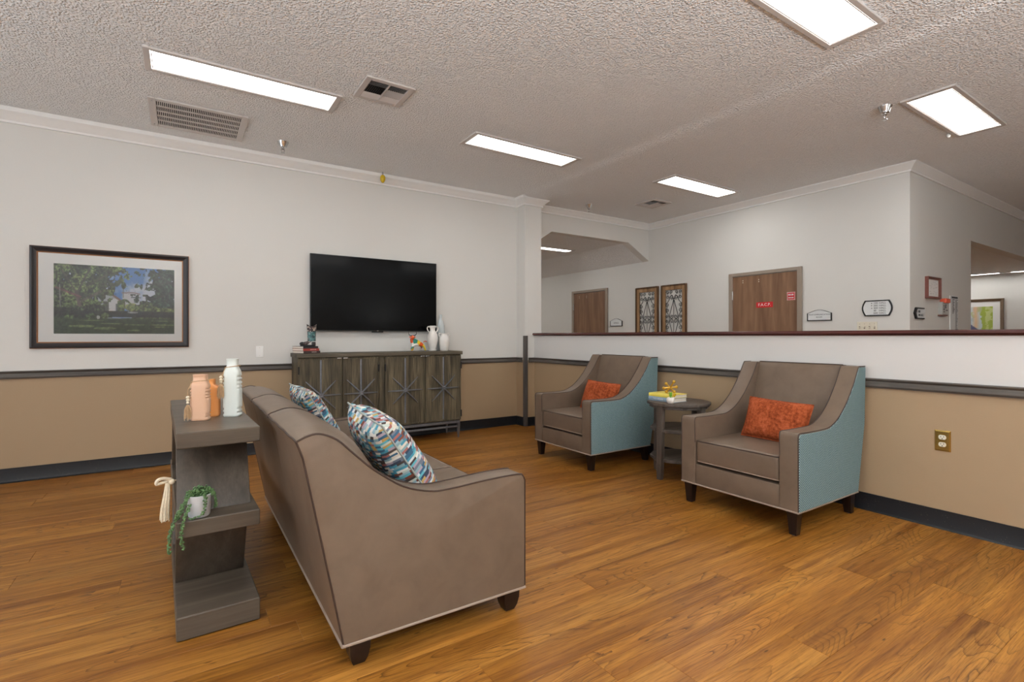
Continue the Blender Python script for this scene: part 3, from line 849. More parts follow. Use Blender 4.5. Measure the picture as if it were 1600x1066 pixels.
    for q in ((0.205, 0.66, 0.175, 0.40, 0.017, (92, 82, 72)), (0.20, 0.46, 0.02, 0.34, 0.010, (116, 84, 76)), (0.215, 0.52, 0.36, 0.38, 0.011, (92, 88, 72)), (0.18, 0.40, 0.28, 0.04, 0.008, (74, 72, 60)), (0.26, 0.30, 0.42, 0.12, 0.005, (74, 72, 60)), (0.17, 0.4, 0.06, 0.08, 0.006, (80, 76, 62)), (0.05, 0.64, 0.045, 0.30, 0.004, (150, 150, 140))):
        limb(*q)
    # right canopy, darker
    edge = 0.635 + 0.10 * np.sin(y * 11.0 + 0.6) * (y > 0.12) + 0.16 * np.clip(y - 0.26, 0, 0.12) / 0.12 * (y < 0.40)
    dens = np.clip((x - edge) * 6, -1, 1)
    mask = ((0.5 * n2 + 0.35 * n5 + 0.30 * n4 + 0.26 * dens) > 0.70) & (y < 0.60) & (x > 0.58)
    paint(mask, C(54, 72, 56), leafy(0.2, 1.8))
    for q in ((1.0, 0.34, 0.80, 0.47, 0.008, (52, 50, 46)), (1.0, 0.20, 0.76, 0.24, 0.005, (52, 50, 46)), (0.99, 0.24, 0.86, 0.10, 0.005, (52, 50, 46))):
        limb(*q)
    # shrubs, then the shaded lawn with patches of sun
    paint((y > 0.57 + 0.16 * (n4 - 0.5)) * (x < 0.40), C(66, 80, 54), leafy(0.15, 1.7))
    paint((y > 0.655) * (y < 0.76) * (x < 0.46), C(44, 56, 40), leafy(0.2, 1.7))
    paint((y > 0.645 + 0.02 * n4) * (y < 0.75) * (x > 0.44), C(40, 46, 40), leafy(0.4, 1.5))
    paint(el(0.63, 0.675, 0.045, 0.012) < 1, C(158, 160, 156), 0.7 + 0.5 * n5)
    lawn = np.clip((y - 0.755 - 0.03 * (n4 - 0.5)) * 60, 0, 1)
    paint(lawn, C(52, 68, 46), 0.55 + 0.9 * n3)
    stripes = vnoise(h * 4, w, 4, rng, 4)[::4]
    for (cx_, cy_, rx, ry) in ((0.22, 0.885, 0.10, 0.020), (0.40, 0.915, 0.09, 0.018), (0.64, 0.945, 0.06, 0.012), (0.46, 0.845, 0.09, 0.008), (0.66, 0.86, 0.10, 0.008), (0.88, 0.86, 0.12, 0.010), (0.30, 0.80, 0.10, 0.006), (0.9, 0.80, 0.1, 0.006), (0.86, 0.89, 0.08, 0.006)):
        paint(lawn * (el(cx_, cy_, rx, ry) < 0.3 + 1.2 * n5) * 0.85, C(132, 150, 100), 0.6 + 0.7 * n3)
    paint((el(0.345, 0.755, 0.016, 0.03) < 0.4 + n5), C(186, 190, 180))
    paint((el(0.40, 0.73, 0.035, 0.05) < 0.3 + 0.9 * n5), C(128, 154, 100), leafy(0.3, 1.4))
    paint((el(0.29, 0.74, 0.05, 0.05) < 0.3 + 0.9 * n5), C(92, 118, 74), leafy(0.3, 1.5))
    paint((el(0.12, 0.75, 0.05, 0.03) < 0.3 + 0.9 * n5), C(110, 138, 82), leafy(0.3, 1.4))
    img[:] = img * 0.88 + 4
    return np.clip(img, 0, 255)

P = frame_y(-0.455, YW, 1.372)
t = root('framed_picture', 'large dark framed garden photograph with a white mat on the left wall', 'picture', (-0.455, YW - 0.012, 0.99))
U, V = 0.499, 0.385
MB(P).box(-U + 0.02, U - 0.02, -V + 0.02, V - 0.02, 0.0, 0.008).build('backing_board', M['frame_b'], t)
frame_bars(P, -U, U, -V, V, 0.042, 0.0, 0.030, 'frame_bar', M['frame_b'], t, [(0, 0), (0, 0.9), (0.3, 1), (0.55, 0.78), (1, 0.62), (1, 0)])
frame_bars(P, -U - 0.003, U + 0.003, -V - 0.003, V + 0.003, 0.005, 0.0, 0.012, 'outer_edge', M['copper'], t)
frame_bars(P, -U + 0.040, U - 0.040, -V + 0.040, V - 0.040, 0.007, 0.0, 0.020, 'inner_edge', M['copper'], t)
MB(P).box(-U + 0.044, U - 0.044, -V + 0.044, V - 0.044, 0.008, 0.0115).build('mat', M['matb'], t)
print_mesh('print', garden_image(), P, -0.365, 0.398, -0.275, 0.262, 0.0122, t)
MB(P).box(-U + 0.044, U - 0.044, -V + 0.044, V - 0.044, 0.0135, 0.0150).build('glazing', M['glassc'], t)

# television
P = frame_y(1.675, YW, 1.499)
t = root('television', 'large black flat television mounted on the left wall above the sideboard', 'television', (1.675, YW - 0.05, 1.11))
MB(P).box(-0.656, 0.656, -0.372, 0.372, 0.035, 0.058, 0.003, 1).build('bezel', M['black'], t)
MB(P).box(-0.648, 0.648, -0.362, 0.366, 0.056, 0.0586).build('screen', M['screen'], t)
MB(P).box(-0.25, 0.25, -0.25, 0.2, 0.001, 0.035).build('wall_bracket', M['black'], t)
MB(P).box(-0.06, 0.06, -0.384, -0.372, 0.040, 0.057, 0.002, 1).build('sensor_tab', M['black'], t)
MB(P).box(-0.008, 0.008, -0.371, -0.364, 0.0585, 0.0592).build('maker_badge', M['greyp'], t)

# blank plate on the left wall
P = frame_y(0.592, YW, 0.936)
t = root('switch_plate', 'white blank wall plate above the chair rail left of the sideboard', 'wall plate', (0.592, YW - 0.003, 0.885))
MB(P).box(-0.031, 0.031, -0.051, 0.051, 0, 0.006, 0.003, 2).build('plate', M['trimw'], t)
for dv in (-0.036, 0.036):
    MB(P @ Matrix.Translation((0, dv, 0.006))).lathe([(0.003, 0), (0.0025, 0.0008)], 0, 0, 0, 8).build('screw', M['ventw'], t)

# brass outlet on the half wall
P = frame_x(XH, 1.038, 0.493)
t = root('power_outlet', 'brass power outlet on the tan half wall right of the armchairs', 'outlet', (XH - 0.004, 1.038, 0.435))
MB(P).loft([[(-0.036, -0.058, 0), (0.036, -0.058, 0), (0.036, 0.058, 0), (-0.036, 0.058, 0)],
            [(-0.036, -0.058, 0.002), (0.036, -0.058, 0.002), (0.036, 0.058, 0.002), (-0.036, 0.058, 0.002)],
            [(-0.029, -0.051, 0.008), (0.029, -0.051, 0.008), (0.029, 0.051, 0.008), (-0.029, 0.051, 0.008)]]).build('plate', M['brass'], t, 10)
for dv in (0.020, -0.020):
    pts = [(0.0175 * cos(a), dv + 0.0145 * max(-0.86, min(0.86, sin(a) * 1.1))) for a in [2 * pi * k / 24 for k in range(24)]]
    s = MB(P).prism(pts, 0.006, 0.0105, 'z', 0.001, 1).build('socket', M['ivory'], t)
    for du in (-0.0065, 0.0065):
        MB(P).box(du - 0.0012, du + 0.0012, dv, dv + 0.008, 0.010, 0.0108).build('slot', M['dark'], s)
    MB(P @ Matrix.Translation((0, dv - 0.007, 0.010))).lathe([(0.0028, 0), (0.0028, 0.0008)], 0, 0, 0, 10).build('slot', M['dark'], s)
MB(P @ Matrix.Translation((0, 0, 0.008))).lathe([(0.0035, 0), (0.003, 0.0015)], 0, 0, 0, 10).build('screw', M['brass'], t)

# ------------------------------------------------------------------ lobby doors, signs, wall pieces
def door(name, y0, y1, ztop, holes, label):
    cy = (y0 + y1) / 2
    t = root(name, label, None, (XF, cy, 0), kind='structure')
    P = frame_x(XF, cy, 0); U = (y1 - y0) / 2
    MB(P).box(-U, -U + 0.05, 0, ztop, 0.0005, 0.03, 0.003, 1).box(U - 0.05, U, 0, ztop, 0.0005, 0.03, 0.003, 1).box(-U + 0.05, U - 0.05, ztop - 0.04, ztop, 0.0005, 0.03, 0.003, 1).build('door_frame', M['doorf'], t)
    MB(P).box(-U + 0.052, U - 0.052, 0.008, ztop - 0.045, 0.0005, 0.014).build('door_leaf', M['doorw'], t)
    for z in (1.58, 0.95, 0.3):
        MB(P).box(-U + 0.046, -U + 0.058, z - 0.055, z + 0.055, 0.014, 0.031, 0.002, 1).build('hinge', M['chrome'], t)
    for (hy, hz) in holes:
        for dz in (-0.012, 0.012):
            MB(P @ Matrix.Translation((cy - hy, hz + dz, 0.014))).lathe([(0.006, 0), (0.005, 0.001)], 0, 0, 0, 8).build('filled_hole', M['ivory'], t)
    MB(P @ Matrix.Translation((U - 0.12, 0.95, 0.014)) ).lathe([(0.025, 0), (0.025, 0.008), (0.010, 0.012), (0.010, 0.04), (0.026, 0.05), (0.026, 0.066), (0.014, 0.072)], 0, 0, 0, 18).build('knob', M['chrome'], t)
    return t
door('door_1', 6.0, 6.89, 1.862, [(6.70, 1.752), (6.51, 1.748)], 'brown wooden door in the far hall')
door('door_2', 2.93, 3.825, 1.858, [(3.64, 1.747), (3.435, 1.744)], 'brown wooden door in the lobby with red signs')

# red sign and warning sticker on door_2
P = frame_x(XF - 0.014, 3.364, 1.450)
t = root('door_sign', 'red sign with white F.A.C.P. lettering on the lobby door', 'sign', (XF - 0.015, 3.364, 1.418))
MB(P).box(-0.102, 0.102, -0.032, 0.032, 0, 0.003).build('plate', M['red'], t)
text('F.A.C.P.', 0.048, P @ Matrix.Translation((0, 0, 0.0035)), M['signw'], t)
P = frame_x(XF - 0.014, 3.051, 1.533)
t = root('warning_sticker', 'small square red and white notice at the upper right of the lobby door', 'sticker', (XF - 0.015, 3.051, 1.486))
MB(P).box(-0.047, 0.047, -0.047, 0.047, 0, 0.0015).build('backing', M['red'], t)
b = MB(P)
for i in range(7):
    for a in (-0.041, 0.041):
        u = -0.042 + i * 0.014
        b.box(u - 0.004, u + 0.004, a - 0.004, a + 0.004, 0.001, 0.0022); b.box(a - 0.004, a + 0.004, u - 0.004, u + 0.004, 0.001, 0.0022)
b.build('dashed_border', M['signw'], t)
for v, hh in ((0.016, 0.009), (-0.018, 0.007)):
    MB(P).box(-0.030, 0.026, v - hh, v + hh, 0.001, 0.0022).build('text_panel', M['signw'], t)
text('FIRE', 0.018, P @ Matrix.Translation((-0.002, 0.016, 0.0026)), M['red'], t)
text('ALARM', 0.013, P @ Matrix.Translation((-0.002, -0.018, 0.0026)), M['red'], t)

def outline_sign(P, outline, parent, border=0.008, depth=0.014):
    n = len(outline)
    cx = sum(p[0] for p in outline) / n; cy = sum(p[1] for p in outline) / n
    W = max(abs(p[0] - cx) for p in outline); H = max(abs(p[1] - cy) for p in outline)
    inn = [(cx + (u - cx) * (1 - border / W), cy + (v - cy) * (1 - border / H)) for u, v in outline]
    rings = [[(u, v, 0) for u, v in outline], [(u, v, depth) for u, v in outline], [(u, v, depth) for u, v in inn], [(u, v, depth - 0.004) for u, v in inn]]
    MB(P).loft(rings).build('sign_rim', M['black'], parent, 20)
    MB(P).prism([(u, v) for u, v in inn], depth - 0.006, depth - 0.003, 'z').build('sign_face', M['signw'], parent, None)

def arched(w, hb, ht):
    """house-shaped outline: flat base, arched top"""
    pts = [(-w, 0), (w, 0), (w, hb)]
    for k in range(1, 12):
        a = k / 12
        pts.append((w - 2 * w * a, hb + (ht - hb) * (sin(pi * a) ** 1.3)))
    pts.append((-w, hb)); return pts
P = frame_x(XF, 5.815, 1.232)
t = root('room_sign', 'small arched black edged room sign right of the far hall door', 'sign', (XF - 0.007, 5.815, 1.232), 'arched room signs')
outline_sign(P, arched(0.132, 0.085, 0.125), t, 0.010)
text('OFFICE', 0.034, P @ Matrix.Translation((0, 0.052, 0.0115)), M['ink'], t)
P = frame_x(XF, 2.752, 1.243)
t = root('room_sign', 'arched black edged telecommunication room sign right of the lobby door', 'sign', (XF - 0.007, 2.752, 1.243), 'arched room signs')
outline_sign(P, arched(0.126, 0.084, 0.122), t, 0.010)
text('TELECOMMUNICATION', 0.0205, P @ Matrix.Translation((0, 0.068, 0.0115)), M['ink'], t)
text('ROOM', 0.0205, P @ Matrix.Translation((0, 0.040, 0.0115)), M['ink'], t)

P = frame_x(XF, 2.208, 1.357)
t = root('direction_sign', 'white black rimmed direction sign listing five halls near the outer corner', 'sign', (XF - 0.007, 2.208, 1.278))
o_ = [(-0.106, -0.079), (0.106, -0.079)]
o_ += [(0.106 + 0.026 * sin(pi * k / 8), -0.079 + 0.158 * k / 8) for k in range(1, 8)]
o_ += [(0.106, 0.079), (-0.106, 0.079)]
o_ += [(-0.106 - 0.026 * sin(pi * k / 8), 0.079 - 0.158 * k / 8) for k in range(1, 8)]
outline_sign(P, o_, t, 0.0115)
for i, s in enumerate(('100', '200', '300', '40', '500')):
    text(s, 0.0255, P @ Matrix.Translation((-0.030, 0.050 - 0.0252 * i, 0.0115)), M['ink'], t, align='LEFT')
    text('HALL', 0.0255, P @ Matrix.Translation((0.018, 0.050 - 0.0252 * i, 0.0115)), M['ink'], t, align='LEFT')
for i, d in enumerate((1, -1, 0)):
    v = 0.050 - 0.0252 * i
    if d: pts = [(-0.052, v - 0.006 * d), (-0.040, v - 0.006 * d), (-0.046, v + 0.006 * d)][::d]
    else: pts = [(-0.052, v), (-0.042, v - 0.007), (-0.042, v + 0.007)]
    MB(P).prism(pts, 0.0105, 0.0118, 'z').build('arrow', M['ink'], t, None)

P = frame_x(XF, 2.297, 1.165)
t = root('light_switch', 'ivory four gang switch plate just above the half wall cap', 'switch', (XF - 0.004, 2.297, 1.107))
MB(P).box(-0.090, 0.090, -0.058, 0.058, 0, 0.006, 0.002, 1).build('plate', M['ivory'], t)
for i in range(4):
    u = -0.066 + i * 0.044
    s = MB(P).box(u - 0.006, u + 0.006, -0.013, 0.013, 0.006, 0.0085).build('switch_bezel', M['doorf'], t)
    dv = 0.004 if i % 2 else -0.004
    MB(P).box(u - 0.004, u + 0.004, dv - 0.005, dv + 0.006, 0.008, 0.016, 0.001, 1).build('toggle', M['ivory'], s)
    for v in (-0.036, 0.036):
        MB(P @ Matrix.Translation((u, v, 0.006))).lathe([(0.003, 0), (0.0025, 0.001)], 0, 0, 0, 8).build('screw', M['doorf'], t)

# wrought iron wall panels
def spiral(c, r, a0, turns, sgn=1, n=14):
    return [(c[0] + r * (1 - 0.72 * k / n) * cos(a0 + sgn * 2 * pi * turns * k / n), c[1] + r * (1 - 0.72 * k / n) * sin(a0 + sgn * 2 * pi * turns * k / n)) for k in range(n + 1)]
def iron_panel(cy, label):
    ztop, zbot = 1.803, 0.80; Hh = (ztop - zbot) / 2; zc = (ztop + zbot) / 2; U = 0.216
    P = frame_x(XF, cy, zc)
    t = root('wall_panel', label, 'wall art', (XF - 0.01, cy, zbot), 'wood framed wrought iron panels')
    fw = 0.072
    for (a, b_, c, d) in ((-U, -U + fw, -Hh, Hh), (U - fw, U, -Hh, Hh), (-U + fw, U - fw, Hh - fw, Hh), (-U + fw, U - fw, -Hh, -Hh + fw)):
        MB(P).box(a, b_, c, d, 0.0, 0.020, 0.002, 1).build('frame_board', M['barn'], t)
    e = 0.02
    for (a, b_, c, d) in ((-U - 0.002, -U + e, -Hh - 0.002, Hh), (U - e, U + 0.002, -Hh - 0.002, Hh), (-U + e, U - e, Hh - e, Hh + 0.002), (-U + e, U - e, -Hh - 0.002, -Hh + e)):
        MB(P).box(a, b_, c, d, 0.0, 0.030, 0.002, 1).build('edge_strip', M['barn_d'], t)
    w = 0.012; b = MB(P); iu, iv = U - fw, Hh - fw
    L = lambda pts, r=0.0042: b.tube([(u, v, w) for u, v in pts], r, 5)
    L([(-iu, -iv), (-iu, iv)], 0.003); L([(iu, -iv), (iu, iv)], 0.003); L([(-iu, iv), (iu, iv)], 0.003); L([(-iu, -iv), (iu, -iv)], 0.003)
    def heart(vc, hgt, up):
        """a pair of mirrored scrolls joined in a long pointed loop"""
        for s in (-1, 1):
            pts = [(0, hgt), (0.030, hgt * 0.60), (0.062, hgt * 0.20), (0.068, 0.0), (0.055, -0.030), (0.034, -0.036), (0.014, -0.020), (0.016, 0.004), (0.034, 0.012), (0.046, -0.002), (0.038, -0.014)]
            L([(p.x, p.y) for p in spline([(s * u, vc + up * v, 0) for u, v in pts], 4)])
        L([(0, vc), (0, vc + up * hgt * 0.95)], 0.0035)
    top = iv
    heart(top - 0.37, 0.24, 1); heart(top - 0.45, 0.24, -1)
    for s in (-1, 1):
        for k, (u, v, r, a, tn, sg) in enumerate(((0.115, top - 0.032, 0.027, -pi / 2, 1.3, -1), (0.044, top - 0.032, 0.027, -pi / 2, 1.3, 1), (0.042, top - 0.105, 0.034, -pi / 2, 1.4, -1), (0.112, top - 0.100, 0.027, pi / 2, 1.3, 1),
                                    (0.108, top - 0.215, 0.030, -pi / 2, 1.3, 1), (0.108, top - 0.285, 0.030, pi / 2, 1.3, -1), (0.115, top - 0.375, 0.024, -pi / 2, 1.3, 1), (0.115, top - 0.445, 0.024, pi / 2, 1.3, -1),
                                    (0.108, top - 0.535, 0.030, -pi / 2, 1.3, 1), (0.108, top - 0.605, 0.030, pi / 2, 1.3, -1), (0.042, top - 0.735, 0.034, pi / 2, 1.4, 1), (0.112, top - 0.745, 0.026, pi / 2, 1.3, -1))):
            L(spiral((s * u, v), r, a if s > 0 else (pi - a), tn, sg * s), 0.0038)
        sl = lambda pp: L([(p.x, p.y) for p in spline([(u, v, 0) for u, v in pp], 4)])
        sl([(s * 0.004, top - 0.13), (s * 0.03, top - 0.075), (s * 0.07, top - 0.105), (s * 0.09, top - 0.155), (s * iu, top - 0.20)]); sl([(s * iu, top - 0.30), (s * 0.10, top - 0.34), (s * 0.075, top - 0.41), (s * 0.10, top - 0.48), (s * iu, top - 0.52)])
        L([(s * iu, top - 0.62), (s * 0.06, top - 0.66), (s * 0.008, top - 0.70)])
    b.build('iron_scrollwork', M['iron'], t)
iron_panel(5.174, 'wood framed black iron scroll panel on the lobby wall, nearer the far hall')
iron_panel(4.686, 'wood framed black iron scroll panel on the lobby wall, nearer the red signed door')

# right-hand wall pieces (wall facing the camera side, y = YC)
P = frame_y(6.343, YC, 1.563)
t = root('framed_notice', 'small mahogany framed notice on the right wall past the corner', 'picture', (6.343, YC - 0.01, 1.454))
frame_bars(P, -0.175, 0.175, -0.109, 0.109, 0.024, 0.0, 0.030, 'frame_bar', M['mahog'], t)
MB(P).box(-0.16, 0.16, -0.095, 0.095, 0.0, 0.010).build('paper_sheet', M['paper'], t)
b = MB(P); rg = random.Random(4)
for i in range(26):
    u = -0.10 + rg.random() * 0.2; v = -0.07 + rg.random() * 0.14
    b.box(u, u + 0.015 + 0.03 * rg.random(), v, v + 0.003, 0.010, 0.0108)
b.build('faint_printing', M['greyp'], t)

P = frame_y(6.03, YC, 1.300)
t = root('curved_sign', 'half framed direction sign with a thick black curved left edge on the right wall', 'sign', (6.03, YC - 0.008, 1.249))
MB(P).box(-0.10, 0.125, -0.045, 0.045, 0.0, 0.009).build('sign_face', M['signw'], t)
MB(P).loft([[(u, v, 0) for u, v in q] for q in ()] or [[(-0.085, -0.052, 0), (-0.085, -0.052, 0.016), (-0.115, -0.052, 0.016), (-0.115, -0.052, 0)], [(-0.118, 0, 0), (-0.118, 0, 0.016), (-0.150, 0, 0.016), (-0.150, 0, 0)], [(-0.085, 0.052, 0), (-0.085, 0.052, 0.016), (-0.115, 0.052, 0.016), (-0.115, 0.052, 0)]]).build('curved_rim', M['black'], t)
MB(P).box(-0.11, 0.09, -0.056, -0.044, 0, 0.014).build('rim_bar', M['black'], t)
MB(P).box(-0.11, 0.09, 0.044, 0.056, 0, 0.014).build('rim_bar', M['black'], t)
text('‹ 500', 0.034, P @ Matrix.Translation((-0.08, 0.016, 0.010)), M['ink'], t, align='LEFT')
text('300 HALL', 0.030, P @ Matrix.Translation((-0.055, -0.018, 0.010)), M['ink'], t, align='LEFT')

P = frame_y(6.61, YC, 1.375)
t = root('pull_station', 'grey wall box with an orange red top beside the framed notice', 'alarm', (6.61, YC - 0.02, 1.295))
MB(P).box(-0.085, 0.085, -0.078, 0.055, 0, 0.035, 0.004, 1).build('housing', M['greyp'], t)
MB(P).box(-0.045, 0.080, 0.045, 0.092, 0.0, 0.055, 0.010, 2).build('red_cap', M['alarm_r'], t, label='orange red cap')
MB(P).box(-0.10, 0.08, -0.088, -0.078, 0, 0.03).build('bottom_lip', M['mahog'], t)
b = MB(P)
for (u, v, a, c) in ((-0.06, 0.01, 0.035, 0.008), (-0.055, -0.010, 0.03, 0.008), (-0.06, -0.03, 0.03, 0.014), (-0.06, -0.052, 0.035, 0.01), (0.0, 0.02, 0.02, 0.012), (0.01, -0.035, 0.05, 0.01), (-0.005, -0.01, 0.02, 0.03)):
    b.box(u, u + a, v, v + c, 0.034, 0.0365)
b.build('printed_instructions', M['ink'], t)

P = frame_y(6.955, YC, 1.27)
t = root('wall_chart', 'tall narrow white chart on the right wall near the corridor opening', 'chart', (6.955, YC - 0.006, 1.03))
MB(P).box(-0.115, 0.115, -0.24, 0.24, 0, 0.010).build('board', M['signw'], t)
b = MB(P); rg = random.Random(2)
for i in range(30):
    v = 0.195 - i * 0.0145
    b.box(0.03, 0.075 + 0.03 * rg.random(), v, v + 0.006, 0.010, 0.011)
    if i < 11: b.box(-0.055, -0.03 + 0.04 * rg.random(), v, v + 0.007, 0.010, 0.011)
b.box(-0.08, 0.10, 0.212, 0.232, 0.010, 0.011)
b.build('printed_lines', M['ink'], t)

# small glass sconce just inside the opening jamb
t = root('wall_sconce', 'small clear glass fitting at the edge of the corridor opening', 'sconce', (7.60, 2.13, 1.78))
MB().box(7.521, 7.54, 2.095, 2.15, 1.83, 1.91, 0.004, 1).build('mount', M['chrome'], t)
MB().lathe([(0.012, 0.0), (0.028, 0.03), (0.032, 0.12), (0.020, 0.17), (0.012, 0.18)], 7.572, 2.12, 1.78, 14).build('glass_shade', M['glassc'], t)

# abstract painting down the corridor
def abstract_image():
    h, w = 70, 96; rng = np.random.default_rng(9)
    Y, X = np.mgrid[0:h, 0:w]; y = Y / h; x = X / w
    n1 = vnoise(h, w, 4, rng, 4); n2 = vnoise(h, w, 12, rng, 3); n3 = vnoise(h, w, 7, rng, 3)
    img = np.zeros((h, w, 3)); img[:] = (196, 208, 212)
    def P_(m, c):
        m = np.clip(m, 0, 1)[..., None]; img[:] = img * (1 - m) + np.array(c) * m
    P_((n2 > 0.55) * 0.5, (150, 176, 190)); P_((n1 > 0.58) * 0.6, (206, 160, 150)); P_(((n3 > 0.55) & (y < 0.4)) * 0.7, (170, 186, 120))
    P_(np.clip(1 - abs(x - 0.74 + 0.05 * (n1 - 0.5)) / 0.06, 0, 1) * (y < 0.62), (222, 186, 148))
    P_((x > 0.84 + 0.1 * (n2 - 0.5)) * 0.9, (164, 182, 74)); P_(((x > 0.88) & (n2 > 0.52)) * 0.7, (206, 212, 160))
    P_((((x - 0.62) * 1.2 - (y - 0.55)) ** 2 < 0.004 + 0.01 * n2) * (y > 0.5), (92, 96, 128))
    P_(((abs(x - 0.5) < 0.05) & (abs(y - 0.36) < 0.05)) * 0.9, (204, 84, 92)); P_(((n2 > 0.6) & (x < 0.6) & (y > 0.5)) * 0.8, (206, 120, 130)); P_(((n3 > 0.62) & (x < 0.7) & (y > 0.55)) * 0.8, (110, 150, 200))
    return np.clip(img, 0, 255)
P = frame_x(XE, 3.36, 1.31)
t = root('painting', 'abstract pastel painting in a brown frame seen through the corridor opening', 'painting', (XE - 0.015, 3.36, 0.86))
frame_bars(P, -0.62, 0.62, -0.45, 0.45, 0.050, 0, 0.035, 'frame_bar', M['walnutf'], t)
MB(P).box(-0.58, 0.58, -0.41, 0.41, 0, 0.010).build('mat', M['matb'], t)
print_mesh('print', abstract_image(), P, -0.47, 0.47, -0.32, 0.31, 0.0115, t)

# ------------------------------------------------------------------ cushions
def cushion(name, label, group, W, H, T, mtx, mat, pipemat, inset=0.05, n=18, pr=0.0035):
    c = mtx.translation.copy(); 
    t = root(name, label, 'cushion', (c.x, c.y, c.z), group)
    def pt(u, v, s):
        x = u * W / 2 * (1 - inset * (1 - v * v) * abs(u) ** 3); y = v * H / 2 * (1 - inset * (1 - u * u) * abs(v) ** 3)
        z = s * T / 2 * max(0.0, (1 - u ** 4) * (1 - v ** 4)) ** 0.62
        return Vector((x, y, z))
    me = bpy.data.meshes.new('cover'); bm = bmesh.new(); uvl = bm.loops.layers.uv.new('UVMap')
    R3 = mtx.to_3x3()
    for s in (1, -1):
        g = [[bm.verts.new(R3 @ pt(2 * i / n - 1, 2 * j / n - 1, s)) for i in range(n + 1)] for j in range(n + 1)]
        for j in range(n):
            for i in range(n):
                q = [(j, i), (j, i + 1), (j + 1, i + 1), (j + 1, i)]
                if s < 0: q = q[::-1]
                f = bm.faces.new([g[a][b] for a, b in q]); f.smooth = True
                for lp, (a, b) in zip(f.loops, q): lp[uvl].uv = (b / n + (0.37 if s < 0 else 0), a / n + (0.21 if s < 0 else 0))
    bmesh.ops.remove_doubles(bm, verts=bm.verts[:], dist=1e-5)
    bm.to_mesh(me); bm.free(); me.materials.append(mat)
    o = bpy.data.objects.new('cover', me); COL.objects.link(o); o.parent = t
    edge = []
    for k in range(n): edge.append((2 * k / n - 1, -1))
    for k in range(n): edge.append((1, 2 * k / n - 1))
    for k in range(n): edge.append((1 - 2 * k / n, 1))
    for k in range(n): edge.append((-1, 1 - 2 * k / n))
    MB(mtx).tube([pt(u, v, 0) for u, v in edge], pr, 6, True).build('piping', pipemat, t)
    return t
def axes(ux, vy, loc):
    ux = Vector(ux).normalized(); vy = Vector(vy); vy = (vy - ux * vy.dot(ux)).normalized(); w = ux.cross(vy)
    return Matrix(((ux.x, vy.x, w.x, loc[0]), (ux.y, vy.y, w.y, loc[1]), (ux.z, vy.z, w.z, loc[2]), (0, 0, 0, 1)))

# ------------------------------------------------------------------ sofa
SY0, SY1 = 1.63, 3.42
t = sofa = root('sofa', 'taupe leather sofa seen from behind with sloping arms and dark block feet', 'sofa', (0.76, (SY0 + SY1) / 2, 0))
arm_top = spline([(0.288, 0, 0.758), (0.318, 0, 0.772), (0.356, 0, 0.776), (0.408, 0, 0.752), (0.462, 0, 0.700), (0.527, 0, 0.639), (0.626, 0, 0.570), (0.722, 0, 0.537), (0.80, 0, 0.532), (0.966, 0, 0.540), (1.095, 0, 0.540), (1.118, 0, 0.532), (1.128, 0, 0.512)], 4)
side_prof = [(p.x, p.z) for p in arm_top] + [(1.128, 0.092), (0.428, 0.092), (0.392, 0.284), (0.347, 0.509), (0.307, 0.705)]
AT = 0.105
for y0, y1 in ((SY0, SY0 + AT), (SY1 - AT, SY1)):
    a = MB().prism(side_prof, y0, y1, 'y', 0.009, 2, rimonly=True).build('arm', M['leather'], t, 30)
    yo = y0 + 0.002 if y0 == SY0 else y1 - 0.002
    yi = y1 - 0.004 if y0 == SY0 else y0 + 0.004
    loop = [(p.x, yo, p.z) for p in arm_top] + [(1.128, yo, 0.10)]
    MB().tube(loop, 0.0034, 6).build('piping', M['pipe'], a)
    MB().tube([(p.x, yi, p.z) for p in arm_top[10:]] + [(1.128, yi, 0.10)], 0.0038, 6).build('piping', M['pipe'], a)
    MB().tube([(0.288, yo, 0.758), (0.307, yo, 0.705), (0.347, yo, 0.509), (0.392, yo, 0.284), (0.428, yo, 0.10)], 0.0032, 6).build('piping', M['pipe'], a)
    MB().tube([(0.426, yo, 0.092), (1.130, yo, 0.092)], 0.0055, 6).build('welt', M['pipe_l'], a)
# back: hump profile extruded, with two shallow channels across the top
rear = [(0.428, 0.092), (0.392, 0.284), (0.347, 0.509), (0.307, 0.705), (0.289, 0.757)]
full = rear + [(0.318, 0.774), (0.362, 0.784), (0.412, 0.776), (0.464, 0.748), (0.514, 0.692), (0.556, 0.61), (0.592, 0.44)]
ends = rear + [(0.318, 0.771), (0.356, 0.774), (0.406, 0.750), (0.458, 0.698), (0.498, 0.655), (0.530, 0.59), (0.56, 0.44)]
def back_profile(yy):
    f = min(1.0, max(0.0, (min(yy - SY0, SY1 - yy) - 0.006) / 0.13)); f = f * f * (3 - 2 * f)
    cp = [(a[0] + (b[0] - a[0]) * f, 0, a[1] + (b[1] - a[1]) * f) for a, b in zip(ends, full)]
    return [(p.x, p.z) for p in spline(cp, 4)] + [(cp[-1][0] + 0.004, 0.30), (cp[-1][0] + 0.004, 0.092)], f
bprof, _ = back_profile(2.5)
seams = (2.262, 2.842)
ys = sorted(set([SY0 + 0.006 + (SY1 - SY0 - 0.012) * k / 48 for k in range(49)] + [s + d for s in seams for d in (-0.03, -0.012, -0.004, 0, 0.004, 0.012, 0.03)]))
rings = []
cxp, czp = 0.44, 0.55
